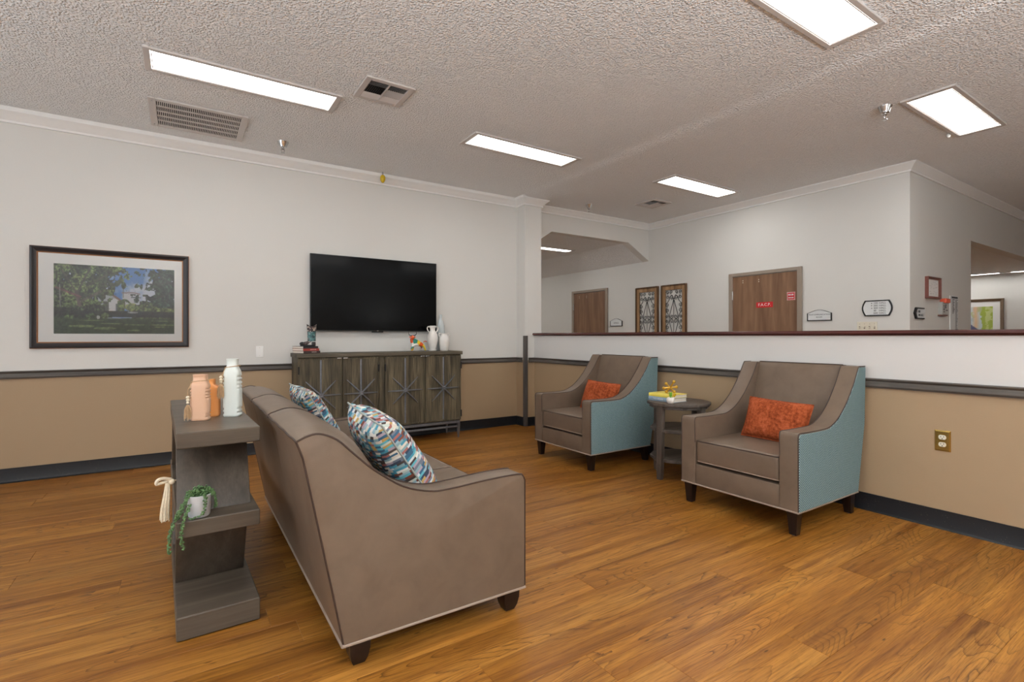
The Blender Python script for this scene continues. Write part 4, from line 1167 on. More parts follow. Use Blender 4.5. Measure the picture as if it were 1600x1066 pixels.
for yy in ys:
    d = min(abs(yy - s) for s in seams)
    g = 0.004 * math.exp(-(d / 0.008) ** 2) + 0.004 * math.exp(-(d / 0.05) ** 2)
    ring = []
    prof, fend = back_profile(yy)
    for (px, pz) in prof:
        f = g if pz > 0.60 else g * max(0, (pz - 0.42) / 0.18) * (1 if px > 0.45 else 0.3)
        dx, dz = px - cxp, pz - czp; l = math.hypot(dx, dz) or 1
        wv = 0
        if px < 0.43 and pz < 0.74:       # loose upholstery on the rear face
            wv = -0.0015 + fend * 0.006 * sin(9 * yy + 5 * pz) * sin(3.3 * yy + 2) * sin(pi * (pz - 0.09) / 0.66)
        ring.append((px - dx / l * f + wv, yy, pz - dz / l * f))
    rings.append(ring)
bk = MB().loft(rings).build('backrest', M['leather'], t, 40)
for s in seams:
    MB().tube([(px - (px - cxp) * 0.020, s, pz - (pz - czp) * 0.022) for (px, pz) in bprof[15:44]], 0.0038, 6).build('seam', M['pipe'], bk)
MB().tube([(0.2885, SY0 + AT * 0.05 + (SY1 - SY0 - 0.01) * k / 30, 0.757 + 0.002 * sin(k * 2.1)) for k in range(31)], 0.0032, 6).build('piping', M['pipe'], bk)
MB().tube([(0.426, SY0, 0.092), (0.426, SY1, 0.092)], 0.0055, 6).build('welt', M['pipe_l'], bk)
MB().box(0.50, 1.110, SY0 + AT - 0.01, SY1 - AT + 0.01, 0.095, 0.285, 0.01, 2).build('seat_base', M['leather'], t)
edges_ = [SY0 + AT + 0.002, seams[0], seams[1], SY1 - AT - 0.002]
for a, b in zip(edges_, edges_[1:]):
    c = MB(); c.box(0.52, 1.132, a + 0.002, b - 0.002, 0.287, 0.432, 0.022, 4)
    cu = c.build('seat_cushion', M['leather'], t, 60)
    MB().tube([(0.56, a + 0.006, 0.424), (1.120, a + 0.006, 0.424), (1.128, a + 0.02, 0.424), (1.128, b - 0.02, 0.424), (1.120, b - 0.006, 0.424), (0.56, b - 0.006, 0.424)], 0.0038, 6).build('piping', M['pipe'], cu)
for (lx, ly) in ((0.452, SY0 + 0.018), (1.045, SY0 + 0.018), (0.452, SY1 - 0.088), (1.045, SY1 - 0.088)):
    k = 0.070
    prof = [(0.0, 0.0), (0.006, 0.3), (0.010, 0.6), (0.009, 0.85), (0.0, 1.0)]
    rings = [[(lx + i_, ly + i_, z), (lx + k - i_, ly + i_, z), (lx + k - i_, ly + k - i_, z), (lx + i_, ly + k - i_, z)] for i_, z in ((0.016, 0.0), (0.008, 0.02), (0.002, 0.05), (0.0, 0.093))]
    MB().loft(rings).build('leg', M['leg'], t, 25)

cushion('patterned_cushion', 'multicoloured dash print cushion against the near sofa arm', 'patterned sofa cushions', 0.44, 0.43, 0.17,
        axes((0, -1, -0.08), (-0.56, 0, 0.82), (0.715, 1.985, 0.600)), M['patch'], M['patch_pipe'])
cushion('patterned_cushion', 'multicoloured dash print cushion at the far end of the sofa', 'patterned sofa cushions', 0.43, 0.42, 0.125,
        axes((0.04, -1, -0.02), (-0.50, 0, 0.866), (0.655, 3.085, 0.606)), M['patch'], M['patch_pipe'])

# ------------------------------------------------------------------ armchairs
def armchair(x0, yc, label):
    t = root('armchair', label, 'armchair', (x0 + 0.38, yc, 0), 'taupe and teal armchairs')
    X = lambda p: p + x0
    w = 0.374; at = 0.104
    top = spline([(0, 0, 0.535), (0.004, 0, 0.550), (0.018, 0, 0.558), (0.10, 0, 0.556), (0.27, 0, 0.556), (0.355, 0, 0.566), (0.446, 0, 0.607), (0.54, 0, 0.683), (0.628, 0, 0.785), (0.685, 0, 0.870), (0.703, 0, 0.893)], 4)
    poly = [(X(p.x), p.z) for p in top] + [(X(0.785), 0.893), (X(0.772), 0.55), (X(0.688), 0.135), (X(0.0), 0.135)]
    for s in (-1, 1):
        yo, yi = yc + s * w, yc + s * (w - at)
        a = MB().prism(poly, min(yo, yi), max(yo, yi), 'y', 0.012, 3, rimonly=True).build('arm', M['leather'], t, 40)
        cx = sum(p[0] for p in poly) / len(poly)
        pp = [(px + (0.006 if px < X(0.35) else -0.004), pz - 0.006 if pz > 0.3 else pz + 0.004) for px, pz in poly]
        pa, pb = (yo - 0.004 * s, yo + 0.004 * s)
        MB().prism(pp, min(pa, pb), max(pa, pb), 'y', 0.002, 1, rimonly=True).build('side_panel', M['teal'], a, 30, label='teal herringbone fabric side')
        yq = yo - 0.001 * s
        MB().tube([(X(0.002), yq, 0.14)] + [(X(p.x), yq, p.z) for p in top] + [(X(0.785), yq, 0.893)], 0.0030, 6).build('piping', M['pipe'], a)
        MB().tube([(X(0.003), yi + 0.003 * s, 0.40)] + [(X(p.x), yi + 0.003 * s, p.z) for p in top], 0.0030, 6).build('piping', M['pipe'], a)
        MB().tube([(X(0), yo, 0.135), (X(0.688), yo, 0.135)], 0.0052, 6).build('welt', M['pipe_l'], a)
    yl, yr = yc - w + at - 0.002, yc + w - at + 0.002
    back = [(0.50, 0.28), (0.578, 0.42), (0.655, 0.66), (0.712, 0.86), (0.722, 0.890), (0.735, 0.898), (0.785, 0.896), (0.772, 0.55), (0.688, 0.135), (0.50, 0.135)]
    bk = MB().prism([(X(a), b) for a, b in back], yl, yr, 'y', 0.008, 2, rimonly=True).build('backrest', M['leather'], t, 40)
    MB().tube([(X(0.733), yl, 0.898), (X(0.733), yr, 0.898)], 0.0034, 6).build('piping', M['pipe'], bk)
    MB().box(X(0.006), X(0.58), yl, yr, 0.135, 0.262, 0.008, 2).build('front_rail', M['leather'], t)
    MB().tube([(X(0), yc - w, 0.135), (X(0), yc + w, 0.135)], 0.0052, 6).build('welt', M['pipe_l'], t)
    cu = MB().box(X(0.004), X(0.60), yl + 0.004, yr - 0.004, 0.274, 0.418, 0.024, 4).build('seat_cushion', M['leather'], t, 60)
    for z in (0.410, 0.283):
        MB().tube([(X(0.55), yl + 0.006, z), (X(0.016), yl + 0.007, z), (X(0.007), yl + 0.02, z), (X(0.007), yr - 0.02, z), (X(0.016), yr - 0.007, z), (X(0.55), yr - 0.006, z)], 0.0036, 6).build('piping', M['pipe'] if z > 0.3 else M['pipe_l'], cu)
    for (lx, sx) in ((0.012, 0.0), (0.62, 0.012)):
        for s in (-1, 1):
            k = 0.058; oy = yc + s * (w - 0.012) - (k if s > 0 else 0)
            def ring(z, ins, sh): return [(X(lx + ins + sh), oy + ins, z), (X(lx + k - ins + sh), oy + ins, z), (X(lx + k - ins + sh), oy + k - ins, z), (X(lx + ins + sh), oy + k - ins, z)]
            lg = MB().loft([ring(0.004, 0.010, sx * 1.6), ring(0.136, 0.0, 0)]).build('leg', M['leg'], t, None)
            MB().lathe([(0.012, 0.0), (0.012, 0.005)], X(lx + k / 2 + sx * 1.6), oy + k / 2, 0, 12).build('glide', M['greyp'], lg)
    return t
armchair(2.738, 1.780, 'taupe armchair with teal sides nearest the brass outlet')
armchair(2.700, 3.365, 'taupe armchair with teal sides nearest the pillar')
for (cx, cy, cz, lab) in ((3.165, 1.765, 0.540, 'rust orange velvet lumbar cushion on the armchair nearest the brass outlet'), (3.130, 3.345, 0.540, 'rust orange velvet lumbar cushion on the armchair nearest the pillar')):
    cushion('rust_cushion', lab, 'rust lumbar cushions', 0.40, 0.265, 0.13, axes((0.04, -1, -0.035), (0.36, 0, 0.93), (cx, cy, cz)), M['rust'], M['rust'], 0.045, 18, 0.0045)

# ------------------------------------------------------------------ round side table
cx, cy = 3.222, 2.562
t = root('side_table', 'dark wood twelve sided table with two lower shelves between the armchairs', 'table', (cx, cy, 0))
def ngon(r, n=12, a0=pi / 12): return [(cx + r * cos(a0 + 2 * pi * k / n), cy + r * sin(a0 + 2 * pi * k / n)) for k in range(n)]
MB().prism(ngon(0.238), 0.552, 0.576, 'z', 0.006, 2).build('top', M['tablew'], t)
MB().prism(ngon(0.220), 0.530, 0.553, 'z', 0.002, 1).build('apron', M['tablew'], t)
for z in (0.352, 0.132):
    MB().prism(ngon(0.215), z, z + 0.026, 'z', 0.004, 1).build('shelf', M['tablew'], t)
for k in range(4):
    a = pi * k / 2 + pi
    P = Matrix.Translation((cx, cy, 0)) @ Matrix.Rotation(a, 4, 'Z')
    lg = MB(P)
    def ring(z, r, hw, th): return [(r - th, -hw, z), (r + 0.008, -hw, z), (r + 0.008, hw, z), (r - th, hw, z)]
    lg.loft([ring(0, 0.222, 0.017, 0.022), ring(0.10, 0.222, 0.024, 0.026), ring(0.112, 0.222, 0.025, 0.026), ring(0.115, 0.220, 0.023, 0.026), ring(0.552, 0.214, 0.026, 0.026)])
    lg.build('leg', M['tablew_z'], t, 15)

def book(name, label, group, mtx, W, D, Hh, mat, spine='x-'):
    """book lying flat: local x = across (spine side at x=0), y = along spine, z up from 0"""
    o = mtx.translation
    t = root(name, label, 'book', (o.x, o.y, o.z), group)
    c = 0.0022
    MB(mtx).box(0.003, W, 0, D, 0, c).box(0.003, W, 0, D, Hh - c, Hh).prism([(0.003, 0), (0.0, Hh * 0.25), (0.0, Hh * 0.75), (0.003, Hh), (0.005, Hh), (0.005, 0)], 0, D, 'y').build('cover', mat, t, 30)
    MB(mtx).box(0.005, W - 0.004, 0.004, D - 0.004, c, Hh - c).build('pages', M['page'], t)
    return t
# books on the round table: spine faces the camera-left side; axes from the photo
def at(x, y, z, deg): return Matrix.Translation((x, y, z)) @ Matrix.Rotation(R(deg), 4, 'Z')
bz = 0.5765
bt1 = book('book', 'blue grey covered book, the lower of two on the round side table', 'books on the side table', at(3.075, 2.500, bz, 0) , 0.165, 0.235, 0.032, M['book_b'])
bt2 = book('book', 'yellow covered book, the upper of two on the round side table', 'books on the side table', at(3.077, 2.498, bz + 0.0325, 0), 0.165, 0.235, 0.026, M['book_y'])
text('THE GARDEN', 0.016, Matrix(((0, 0, -1, 3.0745), (-1, 0, 0, 2.64), (0, 1, 0, bz + 0.016), (0, 0, 0, 1))), M['signw'], bt1)

zt = bz + 0.0325 + 0.0265
t = root('jack_ornament', 'gold jack shaped ornament with ball tips on the yellow book', 'ornament', (3.15, 2.60, zt))
cz = zt + 0.045; c0 = Vector((3.15, 2.585, cz)); b = MB(); tips = []
for d in ((0.25, 0.86, 0.45), (0.1, -0.55, 0.83), (0.93, -0.25, 0.05)):
    d = Vector(d).normalized() * 0.058
    for s in (-1, 1):
        p = c0 + d * s; p.z = max(p.z, zt + 0.013); tips.append(p)
        b.tube([c0, p], 0.0062, 8)
b.build('rods', M['gold'], t)
for p in tips: MB().ball(tuple(p), 0.0125, 2).build('ball_tip', M['gold'], t)

px, py = 3.035, 2.485
t = root('small_pot', 'tiny round white pot with a bright green plant in front of the books', 'potted plant', (px, py, bz))
MB().lathe([(0.016, 0.0), (0.026, 0.008), (0.031, 0.024), (0.028, 0.040), (0.023, 0.046), (0.019, 0.044)], px, py, bz, 20).build('pot', M['ceramic'], t, 60)
for k in range(9):
    a = 2 * pi * k / 9 + 0.3; l = 0.018 if k % 2 else 0.012
    MB().loft([[(px + cos(a) * r + cos(a + pi / 2) * w * q, py + sin(a) * r + sin(a + pi / 2) * w * q, z + abs(q) * 0.002) for q in (-1, 0, 1)] + [(px + cos(a) * r, py + sin(a) * r, z - 0.002)] for r, w, z in ((0.003, 0.003, bz + 0.043), (l * 0.6, 0.006, bz + 0.062), (l, 0.0015, bz + 0.084))]).build('leaf', M['leaf_b'], t)
for (dx, dy, dz) in ((0.016, -0.020, 0.058), (0.024, -0.014, 0.064), (0.020, -0.024, 0.068)):
    MB().ball((px + dx, py + dy, bz + dz), 0.009, 1).build('yellow_bloom', M['yellow'], t)

# ------------------------------------------------------------------ sideboard
x0, x1, yf, yb, zt_ = 0.862, 2.485, 4.785, 5.105, 0.920
t = root('sideboard', 'grey brown wooden sideboard with metal starburst doors under the television', 'sideboard', ((x0 + x1) / 2, (yf + yb) / 2, 0))
MB().box(x0 - 0.012, x1 + 0.012, yf - 0.012, yb + 0.005, 0.884, zt_, 0.004, 2).build('top', M['side_x'], t)
MB().box(x0, x1, yf + 0.016, yb, 0.185, 0.884).build('carcass', M['side'], t)
edges = [x0, 1.246, 1.588, 1.655, 2.070, x1]
MB().box(edges[2] + 0.008, edges[3] - 0.008, yf + 0.004, yf + 0.018, 0.19, 0.882).build('centre_stile', M['side'], t)
doors = [(edges[0], edges[1]), (edges[1], edges[2] + 0.004), (edges[3] - 0.004, edges[4]), (edges[4], edges[5])]
for i, (a, b_) in enumerate(doors):
    a += 0.003; b_ -= 0.003; zc0, zc1 = 0.196, 0.876; cxm = (a + b_) / 2; zc = 0.537
    d = MB()
    d.box(a, b_, yf + 0.002, yf + 0.016, zc0, zc1)
    e = 0.014
    d.box(a, a + e, yf - 0.003, yf + 0.004, zc0, zc1, 0.002, 1).box(b_ - e, b_, yf - 0.003, yf + 0.004, zc0, zc1, 0.002, 1).box(a + e, b_ - e, yf - 0.003, yf + 0.004, zc0, zc0 + e).box(a + e, b_ - e, yf - 0.003, yf + 0.004, zc1 - e, zc1)
    dr = d.build('door', M['side'], t)
    s = MB()
    s.box(cxm - 0.008, cxm + 0.008, yf - 0.004, yf + 0.003, zc0 + 0.015, zc1 - 0.015, 0.003, 1)
    for k in range(8):
        an = pi / 4 * k
        if k % 4 == 2: continue
        ln = min(0.155 if k % 2 else 0.178, (b_ - a) / 2 - 0.012) if k % 2 == 0 else 0.185
        p0 = Vector((cxm, yf - 0.010, zc)); p1 = p0 + Vector((cos(an), 0, sin(an))) * ln
        s.tube([p0, p0.lerp(p1, 0.5), (p1.x, yf - 0.002, p1.z)], [0.007, 0.0085, 0.0035], 6)
    for k in (2, 6):
        an = pi / 4 * k; p0 = Vector((cxm, yf - 0.008, zc)); p1 = p0 + Vector((0, 0, sin(an))) * 0.18
        s.tube([p0, p1], [0.007, 0.004], 6)
    st = s.build('starburst', M['steel'], dr)
    MB(Matrix.Translation((cxm, yf - 0.010, zc)) @ Matrix.Rotation(pi / 2, 4, 'X')).lathe([(0.020, -0.004), (0.020, 0.004), (0.013, 0.008), (0.008, 0.006)], 0, 0, 0, 16).build('hub', M['steel'], st)
    inner = b_ if i in (0, 2) else a
    s_ = -1 if i in (0, 2) else 1
    hx0, hx1 = sorted((inner + s_ * 0.004, inner + s_ * 0.044))
    MB().box(hx0, hx1, yf - 0.014, yf - 0.002, 0.868, 0.880, 0.002, 1).build('pull', M['chrome'], dr)
    outer = a if i in (0, 2) else b_
    for hz in (0.77, 0.26):
        MB().tube([(outer, yf - 0.006, hz - 0.035), (outer, yf - 0.006, hz + 0.035)], 0.007, 8).build('hinge', M['iron'], dr)
b = MB()
b.box(x0 + 0.01, x1 - 0.01, yf + 0.004, yf + 0.030, 0.155, 0.184, 0.003, 1).box(x0 + 0.01, x1 - 0.01, yb - 0.03, yb - 0.004, 0.155, 0.184, 0.003, 1)
b.box(x0 + 0.01, x0 + 0.034, yf + 0.030, yb - 0.03, 0.155, 0.184).box(x1 - 0.034, x1 - 0.01, yf + 0.030, yb - 0.03, 0.155, 0.184)
b.box(x0 + 0.014, x1 - 0.03, yf + 0.010, yf + 0.022, 0.112, 0.130, 0.002, 1)
b.build('metal_base', M['steel'], t)
for lx in (x0 + 0.030, x1 - 0.026):
    for ly in (yf + 0.017, yb - 0.017):
        rings = [[(lx - r, ly - r, z), (lx + r, ly - r, z), (lx + r, ly + r, z), (lx - r, ly + r, z)] for r, z in ((0.006, 0.0), (0.013, 0.10), (0.015, 0.156))]
        MB().loft(rings).build('leg', M['steel'], t, 20)

# books under the boot, rotated as in the photo
def at2(x, y, z, deg): return Matrix.Translation((x, y, z)) @ Matrix.Rotation(R(deg), 4, 'Z')
def flat_book(label, z, mat, dx, L, Hh, lettering=None):
    # local x along the spine (to the right), local y away from the viewer; spine faces the viewer
    Mx = at2(0.915 + dx, 4.846, z, 17)
    t = root('book', label, 'book', (0.915 + dx, 4.846, z), 'books under the boot')
    D = 0.205; c = 0.002
    MB(Mx).box(0, L, 0.003, D, 0, c).box(0, L, 0.003, D, Hh - c, Hh).box(0, L, 0, 0.005, 0, Hh, 0.001, 1).build('cover', mat, t)
    MB(Mx).box(0.002, L - 0.003, 0.005, D - 0.004, c, Hh - c).build('pages', M['page'], t)
    if lettering:
        text(lettering, Hh * 0.5, Mx @ Matrix(((1, 0, 0, L * 0.62), (0, 0, -1, -0.0003), (0, 1, 0, Hh / 2), (0, 0, 0, 1))), M['page'], t)
flat_book('maroon black book at the bottom of the stack under the boot', 0.9205, M['book_m'], 0.003, 0.162, 0.0215, 'WESTERN')
flat_book('red spined book in the middle of the stack under the boot', 0.9425, M['book_r'], 0.0, 0.155, 0.0215, 'RANCH LIFE')
flat_book('black book on top of the stack under the boot', 0.9645, M['book_k'], 0.0, 0.145, 0.0200)

# boot figurine
bx, by, bz2 = 0.985, 4.925, 0.985
t = root('boot_ornament', 'turquoise cowboy boot ornament standing on the stacked books', 'ornament', (bx, by, bz2))
def ell(c, rx, ry, n=18, tilt=0.0, zf=None):
    out = []
    for k in range(n):
        a = 2 * pi * k / n
        p = Vector((rx * cos(a), ry * sin(a), 0)); p = Matrix.Rotation(tilt, 3, 'Y') @ p
        q = Vector(c) + p
        if zf: q.z += zf(a)
        out.append(q)
    return out
shaft = [ell((bx + 0.018, by, bz2 + z), rx, ry) for z, rx, ry in ((0.046, 0.036, 0.029), (0.08, 0.036, 0.030), (0.115, 0.038, 0.031), (0.14, 0.040, 0.033))]
MB().loft(shaft).build('shaft', M['boot'], t, 60)
col_ = [ell((bx + 0.018, by, bz2 + z), rx, ry, zf=(lambda a, s=s: s * (cos(2 * a)))) for z, rx, ry, s in ((0.136, 0.0403, 0.0333, 0.004), (0.165, 0.042, 0.034, 0.010), (0.192, 0.045, 0.036, 0.012), (0.188, 0.039, 0.030, 0.012), (0.15, 0.032, 0.026, 0.004))]
MB().loft(col_).build('collar', M['boot_c'], t, 60)
foot = [ell((bx + fx, by, bz2 + fz), rr_, ry, tilt=tl) for fx, fz, rr_, ry, tl in ((0.018, 0.054, 0.032, 0.027, 0), (0.012, 0.043, 0.034, 0.027, -0.5), (-0.006, 0.033, 0.027, 0.026, -0.95), (-0.030, 0.026, 0.020, 0.025, -1.3), (-0.055, 0.022, 0.016, 0.022, -1.5), (-0.072, 0.021, 0.010, 0.013, -1.57))]
MB().loft(foot).build('vamp', M['boot_c'], t, 60)
MB().box(bx + 0.018, bx + 0.050, by - 0.022, by + 0.022, bz2, bz2 + 0.040, 0.006, 2).build('heel', M['black'], t)
MB().prism([(bx - 0.082, by - 0.008), (bx - 0.060, by - 0.022), (bx - 0.02, by - 0.026), (bx + 0.03, by - 0.022), (bx + 0.03, by + 0.022), (bx - 0.02, by + 0.026), (bx - 0.060, by + 0.022), (bx - 0.082, by + 0.008)], bz2 + 0.001, bz2 + 0.012, 'z', 0.003, 1).build('sole', M['black'], t)
MB().ball((bx - 0.066, by, bz2 + 0.023), 0.019, 2, sc=(1.2, 1.0, 0.9)).build('toe_cap', M['black'], t)

# bull figurine
ox, oy, oz = 2.025, 4.90, 0.9205
t = root('bull_figurine', 'colourful painted bull figurine with black horns on the sideboard', 'figurine', (ox, oy, oz))
q = lambda a, b, c: (ox + a, oy + b, oz + c)
pts = [q(-0.030, 0, 0.095), q(0.015, 0, 0.090), q(0.060, 0, 0.082), q(-0.045, -0.004, 0.122), q(-0.052, -0.020, 0.145), q(-0.056, -0.040, 0.128),
       q(-0.040, -0.018, 0.060), q(-0.062, -0.022, 0.032), q(-0.060, -0.024, 0.006), q(-0.030, 0.020, 0.058), q(-0.026, 0.024, 0.034), q(-0.036, 0.024, 0.006),
       q(0.072, -0.018, 0.055), q(0.084, -0.020, 0.034), q(0.092, -0.020, 0.006), q(0.066, 0.020, 0.055), q(0.070, 0.022, 0.034), q(0.078, 0.022, 0.006)]
ed = [(0, 1), (1, 2), (0, 3), (3, 4), (4, 5), (0, 6), (6, 7), (7, 8), (0, 9), (9, 10), (10, 11), (2, 12), (12, 13), (13, 14), (2, 15), (15, 16), (16, 17)]
rad = [0.040, 0.034, 0.033, 0.027, 0.021, 0.013, 0.014, 0.009, 0.009, 0.014, 0.009, 0.009, 0.015, 0.009, 0.009, 0.015, 0.009, 0.009]
skin('body', pts, ed, rad, M['bull'], t)
for s in (-1, 1):
    MB().tube(spline([q(-0.052, -0.020 + s * 0.004, 0.160), q(-0.052 + s * 0.030, -0.022, 0.166), q(-0.050 + s * 0.042, -0.022, 0.184), q(-0.052 + s * 0.040, -0.020, 0.204)], 4), [0.006 - 0.0004 * i for i in range(13)], 7).build('horn', M['black'], t)
    MB().ball(q(-0.052 + s * 0.024, -0.022, 0.148), 0.009, 1, sc=(1.4, 0.5, 0.8)).build('ear', M['bull_o'], t)
MB().ball(q(-0.054, -0.030, 0.142), 0.019, 2, sc=(0.9, 0.8, 1.25)).build('face', M['bull_o'], t, label='orange face')
MB().tube(spline([q(0.078, 0, 0.094), q(0.094, 0, 0.104), q(0.112, 0, 0.100)], 4), [0.005, 0.0045, 0.004, 0.004, 0.004, 0.004, 0.004, 0.005, 0.006], 7).build('tail', M['bull_o'], t)

# vases
def amphora(cx, cy, sc, hh, label, rim, nm='handled_vase'):
    z = 0.9205
    t = root(nm, label, 'vase', (cx, cy, z), 'white handled vases')
    prof = rim
    MB().lathe([(r, h) for r, h in prof], cx, cy, z, 28).build('body', M['ceramic'], t, 50)
    return t
v1 = amphora(2.232, 4.955, 1, 0.27, 'taller white amphora vase with two loop handles on the sideboard', [(0.036, 0), (0.040, 0.003), (0.040, 0.014), (0.033, 0.018), (0.044, 0.06), (0.053, 0.110), (0.055, 0.145), (0.049, 0.178), (0.034, 0.202), (0.027, 0.215), (0.027, 0.238), (0.034, 0.256), (0.036, 0.264), (0.033, 0.267), (0.026, 0.256), (0.022, 0.22)])
for s in (-1, 1):
    MB().tube(spline([(2.232 + s * 0.026, 4.955, 0.9205 + 0.250), (2.232 + s * 0.050, 4.955, 0.9205 + 0.258), (2.232 + s * 0.062, 4.955, 0.9205 + 0.240), (2.232 + s * 0.052, 4.955, 0.9205 + 0.212), (2.232 + s * 0.036, 4.955, 0.9205 + 0.196)], 5), 0.0062, 8).build('handle', M['ceramic'], v1)
v2 = amphora(2.362, 4.950, 1, 0.19, 'shorter white vase with two small handles at the right of the sideboard', [(0.040, 0), (0.043, 0.004), (0.050, 0.05), (0.057, 0.100), (0.057, 0.130), (0.048, 0.156), (0.038, 0.166), (0.037, 0.178), (0.041, 0.188), (0.037, 0.188), (0.031, 0.176), (0.028, 0.15)])
for s in (-1, 1):
    MB().tube(spline([(2.362 + s * 0.038, 4.950, 0.9205 + 0.182), (2.362 + s * 0.056, 4.950, 0.9205 + 0.188), (2.362 + s * 0.061, 4.950, 0.9205 + 0.170), (2.362 + s * 0.050, 4.950, 0.9205 + 0.148)], 5), 0.0055, 8).build('handle', M['ceramic'], v2)
t = root('glass_bottle', 'tall pale glass bottle behind the two white vases', 'bottle', (2.372, 5.052, 0.9205))
MB().lathe([(0.038, 0), (0.041, 0.004), (0.046, 0.10), (0.045, 0.20), (0.038, 0.27), (0.026, 0.32), (0.014, 0.350), (0.013, 0.378), (0.016, 0.384), (0.016, 0.392), (0.009, 0.392), (0.009, 0.352), (0.022, 0.318), (0.034, 0.268), (0.041, 0.20), (0.042, 0.10), (0.036, 0.010)], 2.372, 5.052, 0.9205, 24).build('glass_body', M['glassb'], t, 50)

# ------------------------------------------------------------------ console table behind the sofa
CX, CY = 0.097, 2.685
con = t = root('console_table', 'narrow grey brown console table with angled end panels behind the sofa', 'console table', (CX, CY, 0))
cw, cl = 0.133, 0.562
MB().box(CX - cw, CX + cw, CY - cl, CY + cl, 0.680, 0.737, 0.003, 1).build('top', M['console'], t)
MB().box(CX - cw, CX + cw, CY - cl, CY + cl, 0.364, 0.422, 0.003, 1).build('shelf', M['console'], t)
MB().box(CX - cw, CX + cw, CY - cl, CY + cl, 0.004, 0.086, 0.003, 1).build('base', M['console'], t)
for s in (-1, 1):
    f = lambda d: CY + s * (cl - d)
    for (z0, z1, d0, d1) in ((0.421, 0.681, 0.105, 0.235), (0.085, 0.365, 0.315, 0.185)):
        pl = [(f(d0), z0), (f(d0 + 0.035), z0), (f(d1 + 0.035), z1), (f(d1), z1)]
        MB().prism(pl, CX - cw + 0.004, CX + cw - 0.018, 'x', 0.002, 1).build('end_panel', M['console_z'], t)
MB().box(CX - cw + 0.01, CX + cw - 0.01, CY - cl + 0.01, CY + cl - 0.01, 0.0, 0.005).build('floor_pad', M['black'], t)
ANG = R(1.8)
con.rotation_euler = (0, 0, ANG)

def flat_bottle(cx, cy, hh, W, D, mat, label, neck_w, rot, tassel=True, ribs=True, zb=0.7375):
    """rounded square bottle with a rectangular neck and ribbed corners"""
    t = root('bottle_vase', label, 'vase', (cx, cy, zb), 'bottle vases on the console table')
    Rm = Matrix.Translation((cx, cy, zb)) @ Matrix.Rotation(R(rot), 4, 'Z')
    def ring(w, d, z, g=1.0, n=36, p=4.5):
        out = []
        for k in range(n):
            a = 2 * pi * k / n; c_, s_ = cos(a), sin(a)
            q = g if abs(c_) > 0.52 else 1.0
            out.append((math.copysign(abs(c_) ** (2 / p), c_) * w / 2 * q, math.copysign(abs(s_) ** (2 / p), s_) * d / 2 * q, z))
        return out
    b = MB(Rm)
    sh = hh * 0.78
    prof = [(W * 0.90, D * 0.9, 0.0), (W * 0.97, D * 0.97, 0.004)]
    nz = 44
    for i in range(nz + 1):
        z = 0.006 + (sh - 0.006) * i / nz; g = 1.0
        fr = z / sh
        rib = ribs and (fr < 0.20 or 0.62 < fr < 0.90)
        if rib: g = 1.0 - 0.10 * ((i // 2) % 2)
        taper = 1.0 - 0.10 * max(0, (fr - 0.75) / 0.25) ** 2 if not tassel or hh > 0.2 else 1.0 - 0.06 * max(0, (fr - 0.8) / 0.2) ** 2
        prof.append((W * taper, D * taper, z, g))
    w_, d_ = prof[-1][0], prof[-1][1]
    prof += [(w_ * 0.88, d_ * 0.9, sh + hh * 0.035), (neck_w * 1.04, D * 0.72, sh + hh * 0.075), (neck_w, D * 0.62, sh + hh * 0.10), (neck_w, D * 0.62, hh - 0.006), (neck_w * 1.05, D * 0.66, hh - 0.003), (neck_w * 1.05, D * 0.66, hh), (neck_w * 0.8, D * 0.45, hh), (neck_w * 0.75, D * 0.4, hh - 0.02)]
    b.loft([ring(*q_) for q_ in prof]); b.build('body', mat, t, 50)
    if tassel:
        zb_ = sh * 0.66 if hh < 0.2 else sh * 0.88
        zc = sh + hh * 0.085; u = neck_w / 2 + 0.003; v = D * 0.36
        MB(Rm).tube([(u, -v, zc + 0.003), (u, v, zc + 0.002), (-u, v, zc - 0.002), (-u - 0.004, 0, zc - 0.006), (-u, -v, zc - 0.003)], 0.0016, 6, True).build('string', M['jute'], t)
        ex = -W / 2 - 0.003; fy = -D / 2 - 0.002
        MB(Rm).tube(spline([(-u - 0.003, -v * 0.3, zc - 0.004), (-W * 0.46, -D * 0.45, sh * 0.95), (ex, fy, sh * 0.86), (ex, fy, zb_)], 4), 0.0016, 5).build('hanging_string', M['jute'], t)
        for i in range(3):
            MB(Rm).ball((ex, fy, zb_ - i * 0.0105), 0.0070 - 0.0005 * i, 2).build('bead', M['cotton'], t)
        tz = zb_ - 0.030; ln = 0.058
        bb = MB(Rm)
        for i in range(16):
            a = 2 * pi * i / 16; r0, r1 = 0.0035, 0.0095 + 0.004 * random.random()
            bb.tube([(ex + r0 * cos(a), fy + r0 * sin(a), tz), (ex + 0.9 * r1 * cos(a), fy + 0.9 * r1 * sin(a), tz - ln * 0.3), (ex + r1 * cos(a), fy + r1 * sin(a), tz - ln * (0.85 + 0.25 * random.random()))], 0.0013, 4)
        bb.build('tassel', M['jute'], t, kind='stuff')
    return t
flat_bottle(0.062, 2.415, 0.185, 0.068, 0.050, M['bottle_p'], 'peach bottle vase with a jute tassel at the front of the console table', 0.050, -20)
flat_bottle(0.107, 2.505, 0.158, 0.058, 0.046, M['bottle_o'], 'plain orange bottle vase behind the peach one', 0.020, -20, tassel=False, ribs=False)
flat_bottle(0.180, 2.455, 0.245, 0.066, 0.056, M['bottle_w'], 'tall white bottle vase with a jute tassel nearest the sofa', 0.042, -22)

